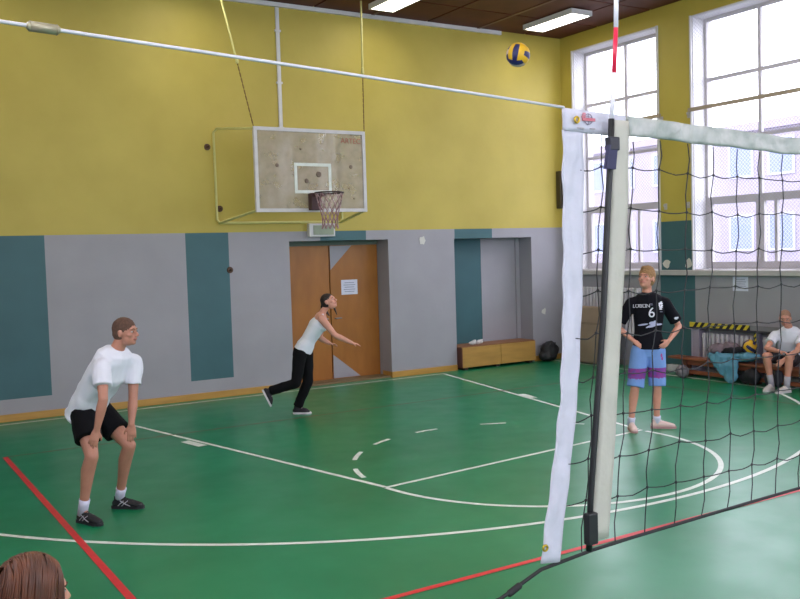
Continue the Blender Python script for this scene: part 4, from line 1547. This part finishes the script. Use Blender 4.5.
shoe(f.root, f.off, V((1.60, 7.60, 0.085)), (0.12, -0.24, 0), (0, 0, 1), M_shk, M_shs, 0.29, lab='black trainer with silver side stripes', stripes=M_str)
shoe(f.root, f.off, V((1.96, 7.85, 0.085)), (0.2, -0.17, 0), (0, 0, 1), M_shk, M_shs, 0.29, lab='black trainer with silver side stripes', stripes=M_str)

# --- boy in black behind the net
boy = dict(head=(7.90, 7.38, 1.735), neck=(7.93, 7.40, 1.555), chest=(7.92, 7.37, 1.35), waist=(7.90, 7.37, 1.12), pelvis=(7.89, 7.36, 0.95),
           shR=(7.77, 7.49, 1.455), elR=(7.67, 7.63, 1.18), wrR=(7.715, 7.40, 1.02), shL=(8.09, 7.28, 1.445), elL=(8.25, 7.22, 1.17), wrL=(8.02, 7.17, 1.02),
           hipR=(7.81, 7.41, 0.90), knR=(7.71, 7.40, 0.50), anR=(7.68, 7.44, 0.10), hipL=(7.97, 7.31, 0.90), knL=(7.94, 7.28, 0.50), anL=(7.97, 7.32, 0.10),
           haR=(7.765, 7.315, 0.96), haL=(7.93, 7.18, 0.96), toR=(7.55, 7.30, 0.03), toL=(8.1, 7.17, 0.03))
f = figure('person in black jersey number 6, hands on hips, behind the net', (7.85, 7.38, 0), boy,
           -FWD * 0.72 - RGT * 0.62 + V((0, 0, 0.22)), (0, 0, 1), M_sk2, True, 0.93, headk=1.08,
           hands={'R': dict(n=(0.3, 0.35, -0.2), s=(0, 0, 1), curl=0.5), 'L': dict(n=(-0.2, 0.4, -0.2), s=(0, 0, 1), curl=0.5)})
short_hair(f, mat('hair_sandy', (150, 114, 78), 0.9, 0.2, 60), 1.05, 0.007, 0.012)
M_jer = mat('black_jersey', (14, 13, 22), 0.9, spec=0.2)
top = garment_top(f, M_jer, 'jersey', 0.78, 0.022, 0.0, 1.0, 0.006, 1.05, wide=0.01)
M_pr = mat('white_print', (216, 214, 226), 0.7)
F2 = f.fwd
X2 = (-f.latS).copy(); X2 = (V(f.latS) - F2 * f.latS.dot(F2)).normalized()
Y2 = F2.cross(X2) if F2.cross(X2).z > 0 else -F2.cross(X2)


def on_chest(fn, dx, dy, m=M_pr, nm='print', src=top, F__=f):
    q = fn
    bmesh.ops.translate(q, vec=(dx, dy, 0.0005), verts=q.verts)
    decal(F__, src, q, F__.J['chest'] + Y2 * 0.0, X2, Y2, m, nm, F2, 0.006)


on_chest(text_mesh('6', 0.16, 0.001), 0.0, -0.015, nm='number')
q = text_mesh('LUBLIN', 0.055, 0.001); on_chest(q, -0.105, 0.065, nm='club_lettering')
q = bmesh.new(); box(q, (-0.055, -0.012, -0.001), (0.055, -0.009, 0.001)); box(q, (-0.055, 0.022, -0.001), (0.055, 0.025, 0.001)); on_chest(q, -0.105, 0.06, nm='lettering_edge')
q = bmesh.new(); box(q, (-0.018, -0.012, -0.001), (0.018, -0.004, 0.001)); box(q, (-0.014, 0.002, -0.001), (0.014, 0.009, 0.001)); on_chest(q, 0.0, 0.085, mat('grey_print', (120, 118, 140), 0.7), nm='small_mark')
q = bmesh.new()
for k, (x, y, a, c) in enumerate(((0, 0.03, 0.03, 0.012), (-0.018, 0.01, 0.01, 0.016), (0.014, 0.008, 0.018, 0.010), (0, -0.012, 0.026, 0.012), (-0.004, -0.034, 0.022, 0.008), (0.008, 0.046, 0.014, 0.008))):
    ell(q, (x, y, 0), (a, c, 0.001), seg=10, rg=4)
on_chest(q, 0.115, 0.065, nm='crest')
q = bmesh.new(); box(q, (-0.018, -0.005, -0.001), (0.018, 0.004, 0.001)); on_chest(q, 0.118, 0.0, mat('grey_print', (120, 118, 140), 0.7), nm='small_mark')
q = bmesh.new()
for (x, y, a, c, r_) in ((-0.09, -0.002, 0.055, 0.010, 0.15), (0.02, 0.012, 0.05, 0.022, 0.0), (0.09, 0.0, 0.05, 0.011, 0.1), (0.0, -0.02, 0.055, 0.014, 0.2), (0.04, 0.03, 0.016, 0.014, 0), (-0.035, -0.03, 0.03, 0.008, 0.3)):
    ell(q, (x, y, 0), (a, c, 0.001), X=(math.cos(r_), math.sin(r_), 0), Y=(-math.sin(r_), math.cos(r_), 0), seg=12, rg=4)
on_chest(q, 0.0, -0.145, mat('lilac_print', (176, 176, 206), 0.7), nm='wave_print')
b = bmesh.new()
nk = f.J['neck']
limb(b, [nk + F2 * 0.02 - X2 * 0.075 + V((0, 0, 0.01)), nk + F2 * 0.085 - X2 * 0.03 - V((0, 0, 0.05)), nk + F2 * 0.105 - V((0, 0, 0.095)), nk + F2 * 0.085 + X2 * 0.03 - V((0, 0, 0.05)), nk + F2 * 0.02 + X2 * 0.075 + V((0, 0, 0.01))], [0.008] * 5, 8)
link('collar', b, mat('collar_trim', (150, 100, 130), 0.7), top, True, off=f.off)
b = bmesh.new()
ell(b, nk + F2 * 0.07 - V((0, 0, 0.045)), (0.035, 0.03, 0.045), X2, F2, (0, 0, 1), 14, 10)
link('collar_opening', b, M_sk2, top, True, off=f.off)
M_bl = mat('light_blue_shorts', (112, 146, 206), 0.8, 0.05)
M_mg = mat('magenta_flower_print', (150, 44, 130), 0.8, 0.3, 26, rgb2=(92, 66, 150))
sh_ = garment_bottom(f, None, 'shorts', 1.0, 0.108, 0.098, 0.3, matfn=lambda c: 1 if 0.60 < c.z < 0.715 else 0, mats=[M_bl, M_mg], lab='light blue shorts with a magenta flowered band', wst=0.95)
b = bmesh.new()
for k in range(2):
    ell(b, (0.008 * k, -0.035 * k, 0), (0.012, 0.022, 0.001), seg=8, rg=4)
decal(f, sh_, b, f.J['hipL'] + V((0, 0, -0.05)) + X2 * 0.03, X2, Y2, mat('magenta_print', (170, 60, 130), 0.8), 'hip_print', F2, 0.004)
M_shp = mat('pinkish_white_trainer', (216, 186, 180), 0.6)
M_shps = mat('dull_pink_rubber', (170, 132, 132), 0.7)
sock(f, 'R', M_sock, 0.045); sock(f, 'L', M_sock, 0.045)
shoe(f.root, f.off, V((7.68, 7.44, 0.085)), (-0.14, -0.2, 0), (0, 0, 1), M_shp, M_shps, 0.29, lab='pale pinkish trainer')
shoe(f.root, f.off, V((7.97, 7.32, 0.085)), (0.22, -0.2, 0), (0, 0, 1), M_shp, M_shps, 0.29, lab='pale pinkish trainer')
b = bmesh.new(); ell(b, (0, 0, 0), (0.022, 0.016, 0.001), seg=8, rg=4); ell(b, (0.02, 0.008, 0), (0.012, 0.010, 0.001), seg=8, rg=4)
decal(f, top, b, mid(f.J['shL'], f.J['elL'], 0.66), X2, Y2, M_pr, 'sleeve_print', F2, 0.005)

# --- woman following through after a serve
wom = dict(head=(5.52, 10.73, 1.495), neck=(5.45, 10.79, 1.345), chest=(5.395, 10.83, 1.19), waist=(5.29, 10.90, 1.00), pelvis=(5.22, 10.94, 0.86),
           shR=(5.385, 10.70, 1.285), elR=(5.50, 10.54, 1.06), wrR=(5.68, 10.42, 0.955), shL=(5.53, 10.93, 1.26), elL=(5.50, 11.0, 1.0), wrL=(5.60, 10.90, 0.92),
           hipR=(5.15, 10.89, 0.82), knR=(5.06, 10.86, 0.44), anR=(4.78, 11.08, 0.34), hipL=(5.29, 10.98, 0.81), knL=(5.27, 10.93, 0.43), anL=(5.15, 11.03, 0.09),
           haR=(5.76, 10.37, 0.93), haL=(5.66, 10.84, 0.91), toR=(4.73, 11.08, 0.17), toL=(5.28, 10.86, 0.0))
f = figure('person in white tank top and black trousers leaning on one leg by the brown door', (5.2, 10.95, 0), wom,
           RGT * 0.86 - FWD * 0.25 + V((0, 0, 0.45)), (0, 0, 1), skin('skin_pale', (208, 148, 130)), False, 0.9, headk=0.98,
           hands={'R': dict(n=(0, 0.1, -1), s=(0, -0.3, 0.2), curl=0.3), 'L': dict(n=(0, -0.4, -1), s=(0.3, -1, 0.6), curl=0.6)})
M_hd = mat('hair_dark', (40, 28, 28), 0.6, 0.3, 60)
short_hair(f, M_hd, 1.0, 0.003, lab='dark hair tied at the back')
b = bmesh.new()
limb(b, [f.H(-0.09, 0, 0.02), f.H(-0.115, 0, -0.02), f.H(-0.10, 0.01, -0.10), f.H(-0.085, 0.01, -0.17)], [0.022, 0.028, 0.022, 0.008], 10)
limb(b, [f.H(0.02, 0.07, -0.03), f.H(0.0, 0.085, -0.11), f.H(-0.01, 0.09, -0.2)], [0.016, 0.016, 0.006], 8)
b = remesh(b, 0.006, 2, wr=0.004, wscale=50)
link('ponytail', b, M_hd, f.root, True, off=f.off)
b = bmesh.new()
pts = [q[0] for q in f.tor]
pts = [f.tor[0][0] + f.sp * 0.02] + pts[1:4] + [mid(f.J['chest'], f.J['neck'], 0.45)]
rad = [(0.158, 0.115), (0.152, 0.108), (0.124, 0.098), (0.145, 0.118), (0.118, 0.088)]
limb(b, pts, rad, 22, True, True, axis=[f.latH, f.latH, mid(f.latH, f.latS), f.latS, f.latS])
for s in (1, -1):
    ell(b, f.J['chest'] + f.latS * 0.055 * s + f.fwd * 0.075 - f.sp * 0.0, (0.055, 0.055, 0.055))
    limb(b, [f.J['chest'] + f.latS * 0.07 * s + f.fwd * 0.09 + f.sp * 0.04, f.J['neck'] - f.sp * 0.01 + f.latS * 0.075 * s + f.fwd * 0.02, f.J['chest'] + f.latS * 0.075 * s - f.fwd * 0.08 + f.sp * 0.05], [(0.02, 0.01)] * 3, 8)
b = remesh(b, 0.007, 4, wr=0.004, wscale=9)
link('tank_top', b, M_tee, f.root, True, off=f.off)
M_btr = mat('black_trousers', (12, 12, 16), 0.9, spec=0.2)
garment_bottom(f, M_btr, 'trousers', 1, 0.092, 0.070, 0.25, shin=0.97, wst=0.92)
M_shd = mat('dark_canvas_shoe', (30, 24, 34), 0.7)
M_wsl = mat('white_rubber_sole', (206, 200, 204), 0.6)
shoe(f.root, f.off, V((5.15, 11.03, 0.085)), (0.24, -0.2, 0), (0, 0, 1), M_shd, M_wsl, 0.25, lab='dark canvas shoe with a white sole')
shoe(f.root, f.off, V((4.78, 11.08, 0.335)), (0.10, -0.04, -0.24), (0.24, -0.1, 0.12), M_shd, M_wsl, 0.25, lab='dark shoe with a white sole, raised heel up')

# --- person seated on the bench at the right edge
sit = dict(head=(11.40, 8.06, 1.02), neck=(11.50, 8.06, 0.86), chest=(11.53, 8.08, 0.71), waist=(11.56, 8.12, 0.56), pelvis=(11.57, 8.14, 0.46),
           shR=(11.43, 8.24, 0.77), elR=(11.20, 8.22, 0.60), wrR=(11.20, 8.02, 0.57), shL=(11.56, 7.88, 0.76), elL=(11.32, 7.82, 0.58), wrL=(11.16, 7.92, 0.46),
           hipR=(11.53, 8.22, 0.43), knR=(11.13, 8.18, 0.50), anR=(11.20, 8.15, 0.10), hipL=(11.56, 8.04, 0.43), knL=(11.20, 7.86, 0.50), anL=(11.20, 7.90, 0.10),
           haR=(11.22, 7.92, 0.56), haL=(11.10, 7.98, 0.37), toR=(10.98, 8.12, 0.05), toL=(10.98, 7.92, 0.04))
f = figure('person in white T-shirt and dark shorts seated on the bench with arms resting on knees', (11.5, 8.1, 0.31), sit,
           -FWD * 0.65 - V((1, 0, 0)) * 0.5 + V((0, 0, -0.2)), (0, 0, 1), M_sk2, True, 0.97,
           hands={'R': dict(n=(0, 0, -1), s=(-1, 0, 0), curl=0.4), 'L': dict(n=(0.6, 0.2, 0), s=(0, 1, 0), curl=0.6)})
short_hair(f, mat('hair_cropped', (150, 112, 92), 0.9, 0.15, 60), 0.995, 0.001)
garment_top(f, M_tee, 't_shirt', 0.6, 0.022, 0.04, 1.03, 0.009, 1.02)
garment_bottom(f, mat('dark_grey_shorts', (52, 44, 52), 0.8), 'shorts', 0.8, 0.098, 0.088, 0.3)
for s, d in (('R', (-0.24, -0.04, 0)), ('L', (-0.22, 0.03, 0))):
    sock(f, s, mat('grey_sock', (176, 170, 182), 0.9), 0.13)
    a = V(sit['an' + s]); a.z = 0.085
    shoe(f.root, f.off, a, d, (0, 0, 1), mat('white_trainer', (208, 198, 196), 0.6), mat('white_rubber_sole', (206, 200, 204), 0.6), 0.28, lab='white trainer')

# --- head of a long-haired person in the lower left corner, seated on a bench of its own
bench('gym_bench', -0.16, 0.42, 2.0, 4.2, 0.31, 'low gym bench below the picture edge, under the long-haired person').name = 'gym_bench'
C0 = V((0.492, 3.115, 1.055))
R2 = V((RGT.x, RGT.y, 0)).normalized()
B2 = V((FWD.x, FWD.y, 0)).normalized()
gp = lambda r, bk, z: C0 + R2 * r + B2 * bk + V((0, 0, z))
girl = dict(head=gp(0, 0, 0), neck=gp(-0.05, 0, -0.17), chest=gp(-0.10, 0, -0.32), waist=gp(-0.17, 0, -0.50), pelvis=gp(-0.22, 0, -0.64),
            shR=gp(-0.08, -0.17, -0.25), elR=gp(0.02, -0.20, -0.50), wrR=gp(0.16, -0.12, -0.60), shL=gp(-0.08, 0.17, -0.25), elL=gp(0.02, 0.20, -0.50), wrL=gp(0.18, 0.12, -0.58),
            hipR=gp(-0.20, -0.09, -0.65), knR=gp(0.24, -0.12, -0.58), anR=gp(0.26, -0.12, -0.955), hipL=gp(-0.20, 0.09, -0.65), knL=gp(0.24, 0.12, -0.58), anL=gp(0.26, 0.12, -0.955),
            haR=gp(0.24, -0.08, -0.62), haL=gp(0.26, 0.08, -0.60), toR=gp(0.45, -0.12, -0.97), toL=gp(0.45, 0.12, -0.97))
f = figure('person with long brown hair seated at the lower left corner, only the head visible', (C0.x - 0.1, C0.y, 0.31), girl,
           R2 * 0.76 + B2 * 0.62 + V((0, 0, -0.12)), (0, 0, 1), skin('skin_fair', (206, 150, 128)), False, 0.9,
           hands={'R': dict(n=(0, 0, -1), s=B2, curl=0.4), 'L': dict(n=(0, 0, -1), s=-B2, curl=0.4)})
M_hb = mat('hair_brown_long', (66, 38, 30), 0.45, 0.3, 14, rgb2=(128, 74, 50), stretch=(1, 1, 0.25))
b = bmesh.new()
ell(b, f.H(-0.022, 0, 0.034), (0.094, 0.083, 0.090), f.hf, f.hl, f.hup, 30, 20)
ell(b, f.H(-0.05, 0, -0.02), (0.075, 0.083, 0.085), f.hf, f.hl, f.hup, 24, 14)
limb(b, [f.H(-0.06, 0, -0.02), f.H(-0.075, 0, -0.12), f.H(-0.10, 0, -0.26)], [(0.088, 0.06), (0.095, 0.05), (0.10, 0.035)], 18, axis=f.hl)
b = remesh(b, 0.007, 3)
random.seed(11)
for k in range(150):
    s = 1 if k % 2 else -1
    a0 = random.uniform(-0.085, 0.072)
    a1 = min(a0 * 1.0 - random.uniform(0.0, 0.03), 0.055 if s > 0 else 0.082)
    if k > 125: s, a0, a1 = -1, random.uniform(0.06, 0.084), random.uniform(0.07, 0.094)
    pts = []
    for j in range(9):
        th = j / 8 * 1.75
        ff = a0 + (a1 - a0) * (j / 8)
        rr_ = math.sqrt(max(0.02, 1 - (min(abs(ff + 0.0) / 0.105, 0.95)) ** 2))
        l = s * 0.0868 * math.sin(min(th, PI / 2)) * max(rr_, 0.6 if k > 125 else 0) ** 0.5
        z = 0.034 + 0.094 * math.cos(min(th, PI / 2)) * rr_ - max(0, th - 1.2) * 0.10
        pts.append(f.H(-0.020 + ff, l, z))
    e_ = pts[-1]
    for j in range(1, 4):
        pts.append(e_ - f.hup * 0.075 * j - f.hf * (0.018 * j + random.uniform(-0.006, 0.006)) + f.hl * s * 0.006 * j)
    rd = random.uniform(0.0028, 0.0048)
    limb(b, pts, [rd * 0.7] + [rd] * (len(pts) - 2) + [rd * 0.4], 6)
link('hair', b, M_hb, f.root, True, off=f.off)['label'] = 'long straight brown hair'
garment_top(f, mat('dark_green_top', (58, 66, 62), 0.85), 'shirt', 0.6, 0.018, 0.04, 1.03, 0.006, 0.9)
garment_bottom(f, mat('navy_leggings', (36, 38, 58), 0.8), 'trousers', 1, 0.09, 0.07, 0.3, shin=0.9, wst=0.92)
for s in 'RL':
    a = V(girl['an' + s]); a.z = 0.085
    shoe(f.root, f.off, a, R2, (0, 0, 1), mat('white_trainer', (208, 198, 196), 0.6), MATS['white_rubber_sole'], 0.25)
